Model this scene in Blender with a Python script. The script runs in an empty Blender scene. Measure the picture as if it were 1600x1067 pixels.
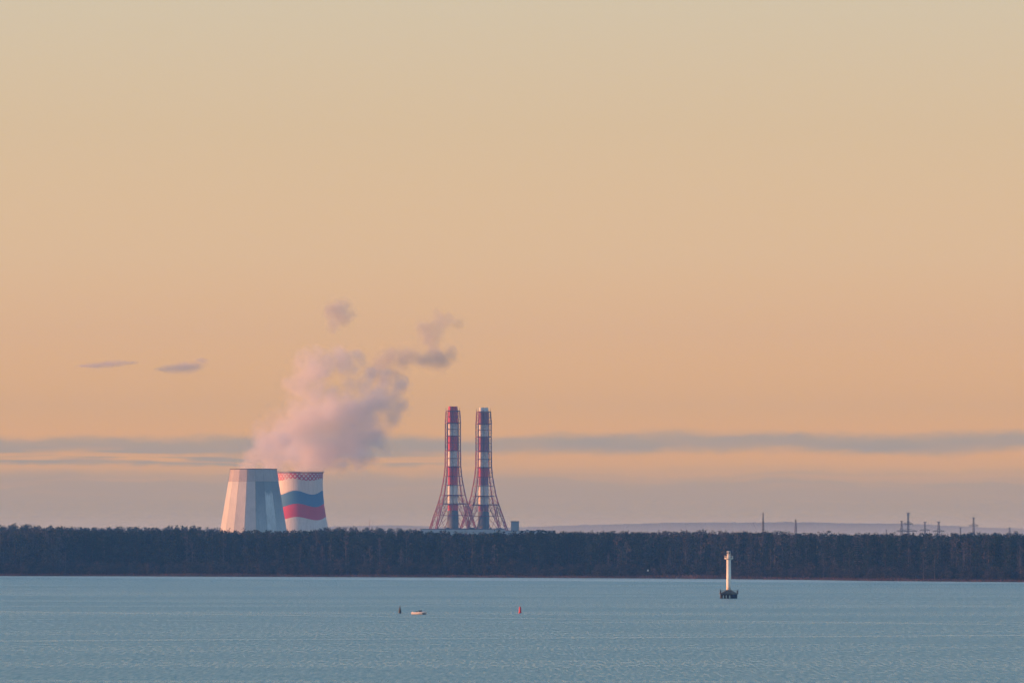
import bpy, math, random
import numpy as np
from mathutils import Vector, noise as mnoise
R = math.radians
S = bpy.context.scene
COL = S.collection
random.seed(7)
rnd = random.Random(11)

# ---------------------------------------------------------------- camera
CAM_H = 28.0
F = 8889.0                       # focal length in photo pixels (1600 wide)
PITCH = math.atan(304.5 / F)
cam_d = bpy.data.cameras.new('camera')
cam_d.sensor_width = 36.0
cam_d.lens = 36.0 * F / 1600.0
cam_d.clip_start = 1.0
cam_d.clip_end = 90000.0
cam = bpy.data.objects.new('camera', cam_d)
cam.location = (0, 0, CAM_H)
cam.rotation_euler = (R(90) + PITCH, 0, 0)
COL.objects.link(cam)
S.camera = cam


def at(px, py, d):
    """world point seen at photo pixel (px, py) at ground distance d"""
    xc, yc = (px - 800.0) / F, (533.5 - py) / F
    dy = math.cos(PITCH) - yc * math.sin(PITCH)
    dz = math.sin(PITCH) + yc * math.cos(PITCH)
    k = d / dy
    return Vector((xc * k, d, CAM_H + dz * k))


def zat(py, d):
    return at(800, py, d).z


# ---------------------------------------------------------------- world, sun, exposure
SUN_AZ = R(-92)                 # from the viewer-facing direction, negative = left
SUN_EL = R(4.0)
sun_dir = Vector((math.sin(SUN_AZ) * math.cos(SUN_EL), -math.cos(SUN_AZ) * math.cos(SUN_EL), math.sin(SUN_EL)))
sun_d = bpy.data.lights.new('sun', 'SUN')
sun_d.energy = 3.4
sun_d.color = (1.0, 0.37, 0.12)
sun_d.angle = R(0.53)
sun = bpy.data.objects.new('sun', sun_d)
sun.rotation_euler = (-sun_dir).to_track_quat('-Z', 'Y').to_euler()
COL.objects.link(sun)


class NT:
    """small helper to write node trees"""
    def __init__(self, tree):
        self.t = tree
        self.n = tree.nodes
        self.l = tree.links

    def node(self, kind, **kw):
        nd = self.n.new(kind)
        for k, v in kw.items():
            setattr(nd, k, v)
        return nd

    def put(self, sock, v):
        if isinstance(v, bpy.types.NodeSocket):
            self.l.new(v, sock)
        elif v is not None:
            sock.default_value = v

    def math(self, op, a, b=None, c=None, clamp=False):
        nd = self.node('ShaderNodeMath', operation=op, use_clamp=clamp)
        self.put(nd.inputs[0], a)
        if b is not None:
            self.put(nd.inputs[1], b)
        if c is not None:
            self.put(nd.inputs[2], c)
        return nd.outputs[0]

    def step(self, v, lo, hi):
        """smoothstep lo..hi -> 0..1"""
        nd = self.node('ShaderNodeMapRange', interpolation_type='SMOOTHSTEP')
        self.put(nd.inputs[0], v)
        self.put(nd.inputs[1], lo)
        self.put(nd.inputs[2], hi)
        return nd.outputs[0]

    def mix(self, f, a, b):
        nd = self.node('ShaderNodeMix', data_type='RGBA')
        self.put(nd.inputs[0], f)
        self.put(nd.inputs[6], a if isinstance(a, bpy.types.NodeSocket) else tuple(a) + ((1,) if len(a) == 3 else ()))
        self.put(nd.inputs[7], b if isinstance(b, bpy.types.NodeSocket) else tuple(b) + ((1,) if len(b) == 3 else ()))
        return nd.outputs[2]

    def mixf(self, f, a, b):
        nd = self.node('ShaderNodeMix', data_type='FLOAT')
        self.put(nd.inputs[0], f)
        self.put(nd.inputs[2], a)
        self.put(nd.inputs[3], b)
        return nd.outputs[0]

    def xyz(self, v):
        nd = self.node('ShaderNodeSeparateXYZ')
        self.put(nd.inputs[0], v)
        return nd.outputs

    def comb(self, x, y, z):
        nd = self.node('ShaderNodeCombineXYZ')
        for i, v in enumerate((x, y, z)):
            self.put(nd.inputs[i], v)
        return nd.outputs[0]

    def noise(self, vec, scale, detail=3.0, rough=0.5, dist=0.0):
        nd = self.node('ShaderNodeTexNoise')
        self.put(nd.inputs['Vector'], vec)
        nd.inputs['Scale'].default_value = scale
        nd.inputs['Detail'].default_value = detail
        nd.inputs['Roughness'].default_value = rough
        nd.inputs['Distortion'].default_value = dist
        return nd.outputs[0]

    def ramp(self, f, stops, interp='LINEAR'):
        nd = self.node('ShaderNodeValToRGB')
        cr = nd.color_ramp
        cr.interpolation = interp
        while len(cr.elements) > 1:
            cr.elements.remove(cr.elements[-1])
        cr.elements[0].position = stops[0][0]
        cr.elements[0].color = tuple(stops[0][1]) + (1,)
        for p, c in stops[1:]:
            e = cr.elements.new(p)
            e.color = tuple(c) + (1,)
        self.put(nd.inputs[0], f)
        return nd.outputs[0]


def lin(r, g, b, k=1.0):
    f = lambda c: ((c / 255 + 0.055) / 1.055) ** 2.4 if c > 10 else c / 255 / 12.92
    return (f(r) * k, f(g) * k, f(b) * k)


def el(py):                      # photo row -> elevation in degrees
    return math.degrees(math.atan((838.0 - py) / F))


world = bpy.data.worlds.new('World')
S.world = world
world.use_nodes = True
w = NT(world.node_tree)
w.n.clear()
wout = w.node('ShaderNodeOutputWorld')
tc = w.node('ShaderNodeTexCoord')
d = w.xyz(tc.outputs['Generated'])
elev = w.math('MULTIPLY', w.math('ARCSINE', d[2]), 180 / math.pi)
azim = w.math('MULTIPLY', w.math('ARCTAN2', d[0], d[1]), 180 / math.pi)
# clear dusk sky, low part: what the photograph shows
EMAX = 12.0
SKY_ROWS = [(838, (0.6189, 0.3855, 0.1675)), (760, (0.9172, 0.4506, 0.0944)), (700, (1.2155, 0.5158, 0.0213)), (640, (1.1408, 0.5254, 0.0448)), (520, (0.9404, 0.5035, 0.1619)), (400, (0.8556, 0.5261, 0.2275)), (200, (0.7491, 0.5227, 0.2711)), (0, (0.6826, 0.5427, 0.3387))]
CLOUD_A = (0.3212, 0.3256, 0.2281)
CLOUD_B = (0.6189, 0.3855, 0.1675)
sky_stops = [(el(r_), c_) for r_, c_ in SKY_ROWS] + [(7.5, lin(196, 193, 180)), (12.0, lin(162, 178, 184))]
low = w.ramp(w.math('DIVIDE', elev, EMAX), [(max(0, min(1, e / EMAX)), c) for e, c in sky_stops])
# cloud bank low over the horizon
wob = w.noise(w.comb(w.math('MULTIPLY', azim, 0.55), w.math('MULTIPLY', elev, 1.5), 3.0), 1.0, 4.0, 0.55)
wob = w.math('SUBTRACT', wob, 0.5)
fin = w.noise(w.comb(w.math('MULTIPLY', azim, 2.2), w.math('MULTIPLY', elev, 9.0), 8.0), 1.0, 4.0, 0.6)
fin = w.math('SUBTRACT', fin, 0.5)
e2 = w.math('ADD', elev, w.math('ADD', w.math('MULTIPLY', wob, 0.26), w.math('MULTIPLY', fin, 0.10)))
lowbank = w.math('SUBTRACT', 1.0, w.step(e2, el(756), el(725)))
stk = w.step(w.noise(w.comb(w.math('MULTIPLY', azim, 0.38), w.math('MULTIPLY', e2, 11.0), 33.0), 1.0, 5.0, 0.6, 0.5), 0.44, 0.66)
lowbank = w.math('MULTIPLY', lowbank, w.math('SUBTRACT', 1.0, w.math('MULTIPLY', w.math('MULTIPLY', stk, w.step(elev, el(800), el(748))), 0.55)))
upper = w.math('MULTIPLY', w.step(e2, el(716), el(697)), w.math('SUBTRACT', 1.0, w.step(e2, el(690), el(672))))
streak = w.noise(w.comb(w.math('MULTIPLY', azim, 0.5), w.math('MULTIPLY', elev, 13.0), 21.0), 1.0, 5.0, 0.55, 0.4)
streak = w.step(streak, 0.42, 0.58)
leftz = w.math('SUBTRACT', 1.0, w.step(azim, -1.5, 0.2))
lband = w.math('MULTIPLY', w.math('MULTIPLY', w.step(e2, el(731), el(722)), w.math('SUBTRACT', 1.0, w.step(e2, el(692), el(681)))), leftz)
lband = w.math('MULTIPLY', lband, streak)
thin = w.mixf(w.noise(w.comb(w.math('MULTIPLY', azim, 0.8), w.math('MULTIPLY', elev, 4.0), 5.0), 1.0, 3.0), 0.55, 1.15)
upper = w.math('MULTIPLY', upper, thin, clamp=True)
cl = w.math('MAXIMUM', upper, w.math('MULTIPLY', lband, 0.85))
cl = w.math('MULTIPLY', cl, 0.72)
low = w.mix(cl, low, CLOUD_A)
low = w.mix(w.math('MULTIPLY', lowbank, 0.75), low, CLOUD_B)
# above the frame it turns into the physical sky
skyt = w.node('ShaderNodeTexSky', sky_type='NISHITA')
skyt.sun_disc = False
skyt.sun_elevation = SUN_EL
skyt.sun_rotation = R(-88)
skyt.altitude = 30
skyt.air_density = 1.0
skyt.dust_density = 1.2
skyt.ozone_density = 1.7
skym = w.node('ShaderNodeVectorMath', operation='SCALE')
w.l.new(skyt.outputs[0], skym.inputs[0])
SKY_K = 0.15
skym.inputs['Scale'].default_value = SKY_K / 0.15 * 1.0
bg_low = w.node('ShaderNodeBackground')
bg_low.inputs[1].default_value = 0.33 * 1.12
w.l.new(low, bg_low.inputs[0])
bg_hi = w.node('ShaderNodeBackground')
bg_hi.inputs[1].default_value = SKY_K
w.l.new(skyt.outputs[0], bg_hi.inputs[0])
mx = w.node('ShaderNodeMixShader')
w.l.new(w.step(elev, 5.8, 14.0), mx.inputs[0])
w.l.new(bg_low.outputs[0], mx.inputs[1])
w.l.new(bg_hi.outputs[0], mx.inputs[2])
w.l.new(mx.outputs[0], wout.inputs[0])

S.view_settings.view_transform = 'Standard'
S.view_settings.look = 'None'
S.view_settings.exposure = 1.6
S.view_settings.gamma = 1.0
S.view_settings.use_curve_mapping = False
S.render.engine = 'CYCLES'
cy = S.cycles
cy.use_denoising = True
cy.max_bounces = 8
cy.diffuse_bounces = 2
cy.glossy_bounces = 2
cy.volume_bounces = 5
cy.transparent_max_bounces = 8
cy.volume_max_steps = 512
cy.volume_step_rate = 0.25
cy.use_adaptive_sampling = True
cy.adaptive_threshold = 0.02


# ---------------------------------------------------------------- helpers
def tag(o, label=None, cat=None, group=None, kind=None):
    if label: o['label'] = label
    if cat: o['category'] = cat
    if group: o['group'] = group
    if kind: o['kind'] = kind
    return o


def empty(name, loc, rz=0.0):
    o = bpy.data.objects.new(name, None)
    o.location = loc
    o.rotation_euler = (0, 0, rz)
    COL.objects.link(o)
    return o


class MB:
    def __init__(self):
        self.v, self.f, self.m = [], [], []

    def add(self, vs, fs, mi=0):
        b = len(self.v)
        self.v.extend([tuple(p) for p in vs])
        for f in fs:
            self.f.append(tuple(i + b for i in f))
            self.m.append(mi)

    def box(self, x0, x1, y0, y1, z0, z1, mi=0):
        self.add([(x0, y0, z0), (x1, y0, z0), (x1, y1, z0), (x0, y1, z0), (x0, y0, z1), (x1, y0, z1), (x1, y1, z1), (x0, y1, z1)],
                 [(0, 3, 2, 1), (4, 5, 6, 7), (0, 1, 5, 4), (1, 2, 6, 5), (2, 3, 7, 6), (3, 0, 4, 7)], mi)

    def bar(self, a, b, r, r2=None, n=4, mi=0):
        a, b = Vector(a), Vector(b)
        r2 = r if r2 is None else r2
        d = (b - a).normalized()
        u = d.cross(Vector((0, 0, 1)))
        if u.length < 1e-4:
            u = Vector((1, 0, 0))
        u.normalize()
        v = d.cross(u)
        vs = []
        for p, rr in ((a, r), (b, r2)):
            for i in range(n):
                t = 2 * math.pi * (i + .5) / n
                vs.append(p + (u * math.cos(t) + v * math.sin(t)) * rr)
        fs = [(i, (i + 1) % n, (i + 1) % n + n, i + n) for i in range(n)]
        fs += [tuple(range(n - 1, -1, -1)), tuple(range(n, 2 * n))]
        self.add(vs, fs, mi)

    def lathe(self, prof, n=24, cx=0, cy=0, mi=0, cap=True):
        vs, fs = [], []
        for r, z in prof:
            for i in range(n):
                t = 2 * math.pi * i / n
                vs.append((cx + r * math.cos(t), cy + r * math.sin(t), z))
        for k in range(len(prof) - 1):
            for i in range(n):
                j = (i + 1) % n
                fs.append((k * n + i, k * n + j, (k + 1) * n + j, (k + 1) * n + i))
        if cap:
            fs.append(tuple(range(n - 1, -1, -1)))
            fs.append(tuple(range((len(prof) - 1) * n, len(prof) * n)))
        self.add(vs, fs, mi)

    def build(self, name, mats, parent=None, smooth=False, loc=None):
        me = bpy.data.meshes.new(name)
        me.from_pydata(self.v, [], self.f)
        if not isinstance(mats, (list, tuple)):
            mats = [mats]
        for m in mats:
            me.materials.append(m)
        me.polygons.foreach_set('material_index', self.m)
        if smooth:
            me.polygons.foreach_set('use_smooth', [True] * len(self.f))
        me.update()
        o = bpy.data.objects.new(name, me)
        if loc is not None:
            o.location = loc
        COL.objects.link(o)
        if parent:
            o.parent = parent
        return o


def mat(name, col, rough=0.8, spec=0.3, var=0.0, scale=0.3, metal=0.0, bump=0.0, stretch=(1, 1, 1), col2=None):
    m = bpy.data.materials.new(name)
    m.use_nodes = True
    t = NT(m.node_tree)
    b = t.n['Principled BSDF']
    b.inputs['Roughness'].default_value = rough
    b.inputs['Specular IOR Level'].default_value = spec
    b.inputs['Metallic'].default_value = metal
    co = t.node('ShaderNodeTexCoord').outputs['Object']
    mp = t.node('ShaderNodeMapping')
    t.put(mp.inputs[0], co)
    mp.inputs['Scale'].default_value = stretch
    n = t.noise(mp.outputs[0], scale, 5.0, 0.6)
    if var or col2:
        c2 = col2 if col2 else tuple(c * (1 - var) for c in col)
        c = t.mix(t.step(n, 0.35, 0.68), col, c2)
        t.l.new(c, b.inputs['Base Color'])
    else:
        b.inputs['Base Color'].default_value = tuple(col) + (1,)
    if bump:
        bp = t.node('ShaderNodeBump')
        bp.inputs['Strength'].default_value = bump
        t.l.new(n, bp.inputs['Height'])
        t.l.new(bp.outputs[0], b.inputs['Normal'])
    return m


def foliage_mat(name, cols, trans=0.0):
    m = bpy.data.materials.new(name)
    m.use_nodes = True
    t = NT(m.node_tree)
    b = t.n['Principled BSDF']
    b.inputs['Roughness'].default_value = 0.9
    b.inputs['Specular IOR Level'].default_value = 0.1
    oi = t.node('ShaderNodeObjectInfo')
    co = t.node('ShaderNodeTexCoord').outputs['Object']
    c = t.ramp(oi.outputs['Random'], [(i / max(1, len(cols) - 1), c) for i, c in enumerate(cols)])
    n = t.noise(co, 0.35, 2.0)
    c = t.mix(t.step(n, 0.35, 0.7), c, (cols[0][0] * 0.6, cols[0][1] * 0.6, cols[0][2] * 0.6))
    t.l.new(c, b.inputs['Base Color'])
    return m


M = {}
M['steel'] = mat('red_steel', (0.20, 0.03, 0.05), 0.6, 0.4, 0.35, 0.2)
M['steel_pale'] = mat('pale_steel', (0.26, 0.12, 0.13), 0.6, 0.4, 0.3, 0.2)
M['red'] = mat('red_paint', (0.64, 0.05, 0.045), 0.6, 0.3, 0.25, 0.12, stretch=(1, 1, .25))
M['red_muted'] = mat('muted_red_paint', (0.36, 0.10, 0.13), 0.7, 0.3, 0.3, 0.12, stretch=(1, 1, .25))  # duller, more purple red for bands of the second chimney
M['white'] = mat('white_paint', (0.78, 0.75, 0.70), 0.6, 0.3, 0.15, 0.12, stretch=(1, 1, .25))
M['concrete'] = mat('concrete', (0.15, 0.165, 0.18), 0.9, 0.2, 0.25, 0.1)
M['panel_w'] = mat('facade_sheet', (0.42, 0.46, 0.48), 0.7, 0.3, 0.12, 0.05)
M['roof_d'] = mat('dark_roof', (0.12, 0.12, 0.13), 0.9, 0.2, 0.3, 0.1)
M['pylon'] = mat('galvanised_steel', (0.09, 0.085, 0.09), 0.6, 0.4, 0.2, 0.2)
M['bark'] = mat('bark', (0.04, 0.032, 0.03), 0.95, 0.1, 0.3, 1.0)
M['birch'] = mat('birch_bark', (0.13, 0.12, 0.12), 0.9, 0.1, 0.7, 1.2)
M['soil'] = mat('soil', (0.085, 0.058, 0.055), 0.95, 0.1, 0.4, 0.05)

# ---------------------------------------------------------------- ground, water, hills
shore_px = [(-1400, 897), (0, 899.5), (200, 899.8), (400, 900.5), (800, 902), (1000, 903), (1170, 904.5), (1270, 905.5), (1360, 907), (1600, 909), (3000, 913)]
SH = []
for px, py in shore_px:
    dd = CAM_H * F / (py - 838.0)
    SH.append(((px - 800) / F * dd, dd))
SHX = [p[0] for p in SH]
SHY = [p[1] for p in SH]


def shore(x):
    return float(np.interp(x, SHX, SHY)) + 3.0 * mnoise.noise((x * 0.03, 3.1, 0)) + 6 * mnoise.noise((x * 0.008, 9.1, 0))


far_prof = [(-600, 824), (0, 822), (18, 820), (30, 818.5), (48, 820), (62, 822), (90, 824.5), (200, 824.5), (260, 825), (290, 823), (310, 822), (330, 825), (350, 830), (505, 831),
            (515, 825), (600, 825.5), (655, 827.5), (668, 834), (860, 834), (880, 833), (1100, 833), (1440, 836), (1470, 834), (1500, 834.5), (1525, 832.5), (1565, 832.5), (1590, 837), (1600, 836), (2200, 834)]
FPX = [p[0] for p in far_prof]
FPY = [p[1] for p in far_prof]
FAR_D, FAR_H = 5300.0, 20.0


def mound(x):
    px = 800 + x / FAR_D * F
    py = float(np.interp(px, FPX, FPY))
    return max(2.0, zat(py, FAR_D) - FAR_H)


def ground_z(x, y):
    s = y - shore(x)
    if s < 0:
        return max(-4.0, s * 0.06 - 0.15)
    z = min(1.3, s * 0.11 - 0.15) + 2.2 * min(1.0, max(0, s - 12) / 120.0)
    if y > 4700:
        t = min(1.0, (y - 4700) / 350.0)
        if y > 5600:
            t = max(0.0, 1 - (y - 5600) / 400.0)
        z = z + (mound(x) - z) * (t * t * (3 - 2 * t))
    return z


xs = sorted(set([-6500, -5000, -3500, -2400, -1800, -1300, -1000] + list(range(-800, 801, 16)) + [1000, 1300, 1800, 2400, 3500, 5000, 6500]))
vs, fs = [], []
rel = [-400, -120, -30, -10, -3, 0, 2, 5, 9, 13, 20, 35, 60, 100, 160, 260, 400, 600]
absy = [4900, 5000, 5080, 5200, 5400, 5600, 5800, 6000, 6400, 7000, 8000, 10000, 12500, 15600]
rows = []
for x in xs:
    sh = shore(x)
    ys = [sh + r for r in rel]
    if ys[-1] > 4800:
        k = (4800 - sh) / 600.0
        ys = [sh + (r * k if r > 0 else r) for r in rel]
    ys += absy
    rows.append([(x, y, ground_z(x, y)) for y in ys])
ny = len(rows[0])
for r_ in rows:
    vs.extend(r_)
for i in range(len(xs) - 1):
    for j in range(ny - 1):
        fs.append((i * ny + j, (i + 1) * ny + j, (i + 1) * ny + j + 1, i * ny + j + 1))
g = MB()
g.add(vs, fs)
tag(g.build('ground', M['soil'], smooth=True), 'low forested land beyond the bay', kind='structure')

# water
mw = bpy.data.materials.new('bay_water')
mw.use_nodes = True
t = NT(mw.node_tree)
b = t.n['Principled BSDF']
geo = t.node('ShaderNodeNewGeometry').outputs['Position']
p = t.xyz(geo)
X, Y = p[0], p[1]
patch = t.noise(t.comb(t.math('MULTIPLY', X, 0.0016), t.math('MULTIPLY', Y, 0.0075), 0.0), 1.0, 5.0, 0.6)
patch2 = t.noise(t.comb(t.math('MULTIPLY', X, 0.011), t.math('MULTIPLY', Y, 0.022), 4.0), 1.0, 4.0, 0.6)
calm = t.step(t.math('ADD', t.math('MULTIPLY', patch, 0.75), t.math('MULTIPLY', patch2, 0.25)), 0.40, 0.62)
# ripples left by passing boats: long low swells
wk = None
wn = t.math('MULTIPLY', t.math('SUBTRACT', t.noise(t.comb(t.math('MULTIPLY', X, 0.012), 0.0, 0.0), 1.0, 3.0), 0.5), 26.0)
brk = t.noise(t.comb(t.math('MULTIPLY', X, 0.02), t.math('MULTIPLY', Y, 0.05), 2.0), 1.0, 4.0, 0.65)
brk = t.step(brk, 0.30, 0.62)
for (x0, y0, k, wd, amp) in ((-130, 1535, 0.30, 9, 0.9), (60, 1905, -0.90, 8, 1.0), (60, 1880, -1.05, 5, 0.5), (100, 2330, -0.5, 9, 0.55),
                             (0, 1106, 0.0, 5, 1.0), (-150, 2110, -0.25, 8, 0.5), (150, 1822, -0.35, 6, 0.6), (0, 1480, -0.05, 6, 0.3)):
    ln = t.math('ADD', t.math('MULTIPLY', t.math('SUBTRACT', X, float(x0)), float(k)), float(y0))
    dd_ = t.math('ABSOLUTE', t.math('SUBTRACT', t.math('SUBTRACT', Y, ln), wn))
    s_ = t.math('MULTIPLY', t.math('SUBTRACT', 1.0, t.step(dd_, wd * 0.35, wd * 1.5)), float(amp))
    wk = s_ if wk is None else t.math('MAXIMUM', wk, s_)
wk = t.math('MULTIPLY', wk, t.math('ADD', 0.3, t.math('MULTIPLY', brk, 0.65)))
nearshore = t.step(t.math('ADD', Y, t.math('MULTIPLY', X, 0.8)), 3500.0, 3850.0)
fleck = t.noise(t.comb(t.math('MULTIPLY', X, 1.15), t.math('MULTIPLY', Y, 0.065), 9.0), 1.0, 4.0, 0.65)
fleck = t.math('MULTIPLY', t.step(fleck, 0.38, 0.64), 0.76)
shelter = t.math('MAXIMUM', t.math('ADD', fleck, t.math('MULTIPLY', calm, 0.25)), t.math('MULTIPLY', nearshore, 0.3))
shelter = t.math('ADD', shelter, t.math('MULTIPLY', wk, 0.55), clamp=True)
w1 = t.noise(t.comb(t.math('MULTIPLY', X, 0.38), t.math('MULTIPLY', Y, 0.10), 0.0), 1.0, 5.0, 0.62, 0.3)
w2 = t.noise(t.comb(t.math('MULTIPLY', X, 2.2), t.math('MULTIPLY', Y, 1.1), 6.0), 1.0, 3.0, 0.6)
hgt = t.math('ADD', t.math('MULTIPLY', w1, 1.0), t.math('MULTIPLY', w2, 0.25))
bp = t.node('ShaderNodeBump')
bp.inputs['Distance'].default_value = 1.0
t.l.new(hgt, bp.inputs['Height'])
t.l.new(t.mixf(shelter, 0.9, 0.12), bp.inputs['Strength'])
t.l.new(bp.outputs[0], b.inputs['Normal'])
t.l.new(t.mixf(shelter, 0.40, 0.24), b.inputs['Roughness'])
shore_sheen = t.step(t.math('ADD', Y, t.math('MULTIPLY', X, 0.8)), 3540.0, 3720.0)  # pale sky reflection along the far shore, painted into the base colour
t.l.new(t.mix(shore_sheen, (0.07, 0.25, 0.31), (0.42, 0.58, 0.60)), b.inputs['Base Color'])
b.inputs['IOR'].default_value = 1.333
wv = MB()
wv.add([(-6600, -550, 0), (6600, -550, 0), (6600, 5200, 0), (-6600, 5200, 0)], [(0, 1, 2, 3)])
tag(wv.build('water', mw), 'rippled grey-blue water of the bay', kind='structure')

# hills far behind
hill_px = [(-1500, 826), (-300, 824), (0, 824), (300, 826), (500, 823), (560, 821.5), (610, 820.5), (660, 822), (720, 824), (800, 824), (860, 822), (900, 820.5), (980, 818.5), (1050, 816.5), (1110, 816.2),
           (1192, 816), (1250, 815.5), (1340, 817.5), (1420, 818), (1500, 822), (1540, 824), (1600, 825.5), (1800, 826), (3000, 824)]
HPX = [q[0] for q in hill_px]
HPY = [q[1] for q in hill_px]
HD = 14300.0
nx = 1500
rows_h = [(-900, 0.0), (-600, 0.25), (-350, 0.55), (-150, 0.85), (-40, 0.97), (0, 1.0), (60, 1.0), (300, 0.7), (900, 0.0)]
vs, fs = [], []
for i in range(nx):
    x = -2600 + 5200 * i / (nx - 1)
    top = zat(float(np.interp(800 + x / HD * F, HPX, HPY)), HD)
    for (dy, k) in rows_h:
        z = 1.5 + (top - 1.5) * k
        if 0.2 < k:
            z += 1.6 * mnoise.noise((x * 0.03, dy * 0.02, 1)) + 1.8 * mnoise.noise((x * 0.11, dy * 0.03, 5)) + 1.8 * mnoise.noise((x * 0.27, dy * 0.1, 9))
        vs.append((x, HD + dy, z))
nr = len(rows_h)
for i in range(nx - 1):
    for j in range(nr - 1):
        fs.append((i * nr + j, (i + 1) * nr + j, (i + 1) * nr + j + 1, i * nr + j + 1))
hm = MB()
hm.add(vs, fs)
M['hill'] = mat('distant_woods', (0.05, 0.06, 0.045), 0.95, 0.1, 0.4, 0.01)
tag(hm.build('hills', M['hill']), 'long low wooded hills fading into the haze', kind='structure')


# ---------------------------------------------------------------- trees
def leafq(mb, c, s, r, mi=0):
    n = Vector((r.gauss(0, 1), r.gauss(0, 1), r.gauss(0, .8))).normalized()
    u = n.orthogonal().normalized()
    v = n.cross(u)
    a = r.random() * 6.28
    u, v = u * math.cos(a) + v * math.sin(a), v * math.cos(a) - u * math.sin(a)
    s1, s2 = s * r.uniform(.6, 1.1), s * r.uniform(.5, 1.0)
    mb.add([c - u * s1, c - v * s2 * .7, c + u * s1 * .9, c + v * s2], [(0, 1, 2, 3)], mi)


def clump(mb, c, rad, n, s, r, flat=0.8):
    for _ in range(n):
        while True:
            q = Vector((r.uniform(-1, 1), r.uniform(-1, 1), r.uniform(-1, 1)))
            if q.length < 1:
                break
        q = q * (0.55 + 0.45 * q.length)
        leafq(mb, c + Vector((q.x * rad, q.y * rad, q.z * rad * flat)), s, r)


def tree_proto(kind, seed):
    r = random.Random(seed)
    cr, tr = MB(), MB()
    lean = Vector((r.uniform(-.03, .03), r.uniform(-.03, .03), 1))
    if kind == 'broadleaf':
        h = 22.0
        tr.bar((0, 0, -1), lean * h * .5, .38, .22, 6)
        tr.bar(lean * h * .5, lean * h * .86, .22, .07, 5)
        for k in range(17):
            z = h * (0.16 + 0.80 * k / 16.0)
            w_ = 4.3 * math.sin(math.pi * min(1, (0.16 + 0.80 * k / 16.0))) ** .7
            a = r.random() * 6.28
            rr = w_ * r.uniform(.25, .85)
            c = lean * z + Vector((math.cos(a) * rr, math.sin(a) * rr, 0))
            tr.bar(lean * (z - 1.8), c, .09, .03, 3)
            clump(cr, c, r.uniform(1.5, 2.5), 30, .52, r)
    elif kind == 'birch':
        h = 23.0
        tr.bar((0, 0, -1), lean * h * .55, .24, .16, 6)
        tr.bar(lean * h * .55, lean * h * .97, .16, .04, 5)
        for k in range(24):
            z = h * (0.22 + 0.76 * k / 23.0)
            w_ = 2.7 * math.sin(math.pi * min(1, (0.2 + 0.76 * k / 23.0))) ** .8
            a = r.random() * 6.28
            rr = w_ * r.uniform(.2, 1)
            c = lean * z + Vector((math.cos(a) * rr, math.sin(a) * rr, 0))
            tr.bar(lean * (z - 1.2), c, .05, .02, 3)
            clump(cr, c, r.uniform(1.0, 1.7), 15, .42, r, 1.25)
    elif kind == 'spruce':
        h = 24.0
        tr.bar((0, 0, -1), lean * h, .30, .05, 6)
        n = 17
        for k in range(n):
            z = h * (0.12 + 0.86 * k / (n - 1))
            w_ = 3.3 * (1 - (z / h)) ** .8 + .25
            m_ = 7 if k < 13 else 4
            for q in range(m_):
                a = 6.28 * (q + r.random() * .8) / m_
                L = w_ * r.uniform(.7, 1.12)
                for s_ in (.35, .65, .95):
                    c = lean * z + Vector((math.cos(a) * L * s_, math.sin(a) * L * s_, -L * s_ * .32))
                    leafq(cr, c, .62 * (1.15 - .4 * s_), r)
                    leafq(cr, c + Vector((0, 0, .2)), .5, r)
    elif kind == 'pine':
        h = 25.0
        tr.bar((0, 0, -1), lean * h * .6, .34, .22, 6)
        tr.bar(lean * h * .6, lean * h * .95, .22, .06, 5)
        for k in range(14):
            z = h * (0.45 + 0.53 * k / 13.0)
            w_ = 3.2 * math.sin(math.pi * (0.2 + 0.7 * k / 13.0)) ** .6
            a = r.random() * 6.28
            rr = w_ * r.uniform(.3, .95)
            c = lean * z + Vector((math.cos(a) * rr, math.sin(a) * rr, 0))
            tr.bar(lean * (z - .8), c, .10, .04, 3)
            clump(cr, c, r.uniform(1.3, 2.0), 28, .45, r, .7)
        for k in range(5):
            z = h * r.uniform(.3, .55)
            a = r.random() * 6.28
            tr.bar(lean * z, lean * z + Vector((math.cos(a) * 1.6, math.sin(a) * 1.6, .3)), .05, .02, 3)
    elif kind == 'willow':
        h = 11.0
        for k in range(4):
            a = r.random() * 6.28
            tr.bar((0, 0, -1), (math.cos(a) * 1.7, math.sin(a) * 1.7, h * .6), .16, .06, 4)
        for k in range(18):
            a = r.random() * 6.28
            z = h * r.uniform(.15, .9)
            rr = 3.3 * math.sqrt(max(.05, 1 - ((z / h - .4) / .6) ** 2)) * r.uniform(.3, 1)
            clump(cr, Vector((math.cos(a) * rr, math.sin(a) * rr, z)), r.uniform(1.0, 1.7), 16, .5, r, 1)
    return cr, tr


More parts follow.
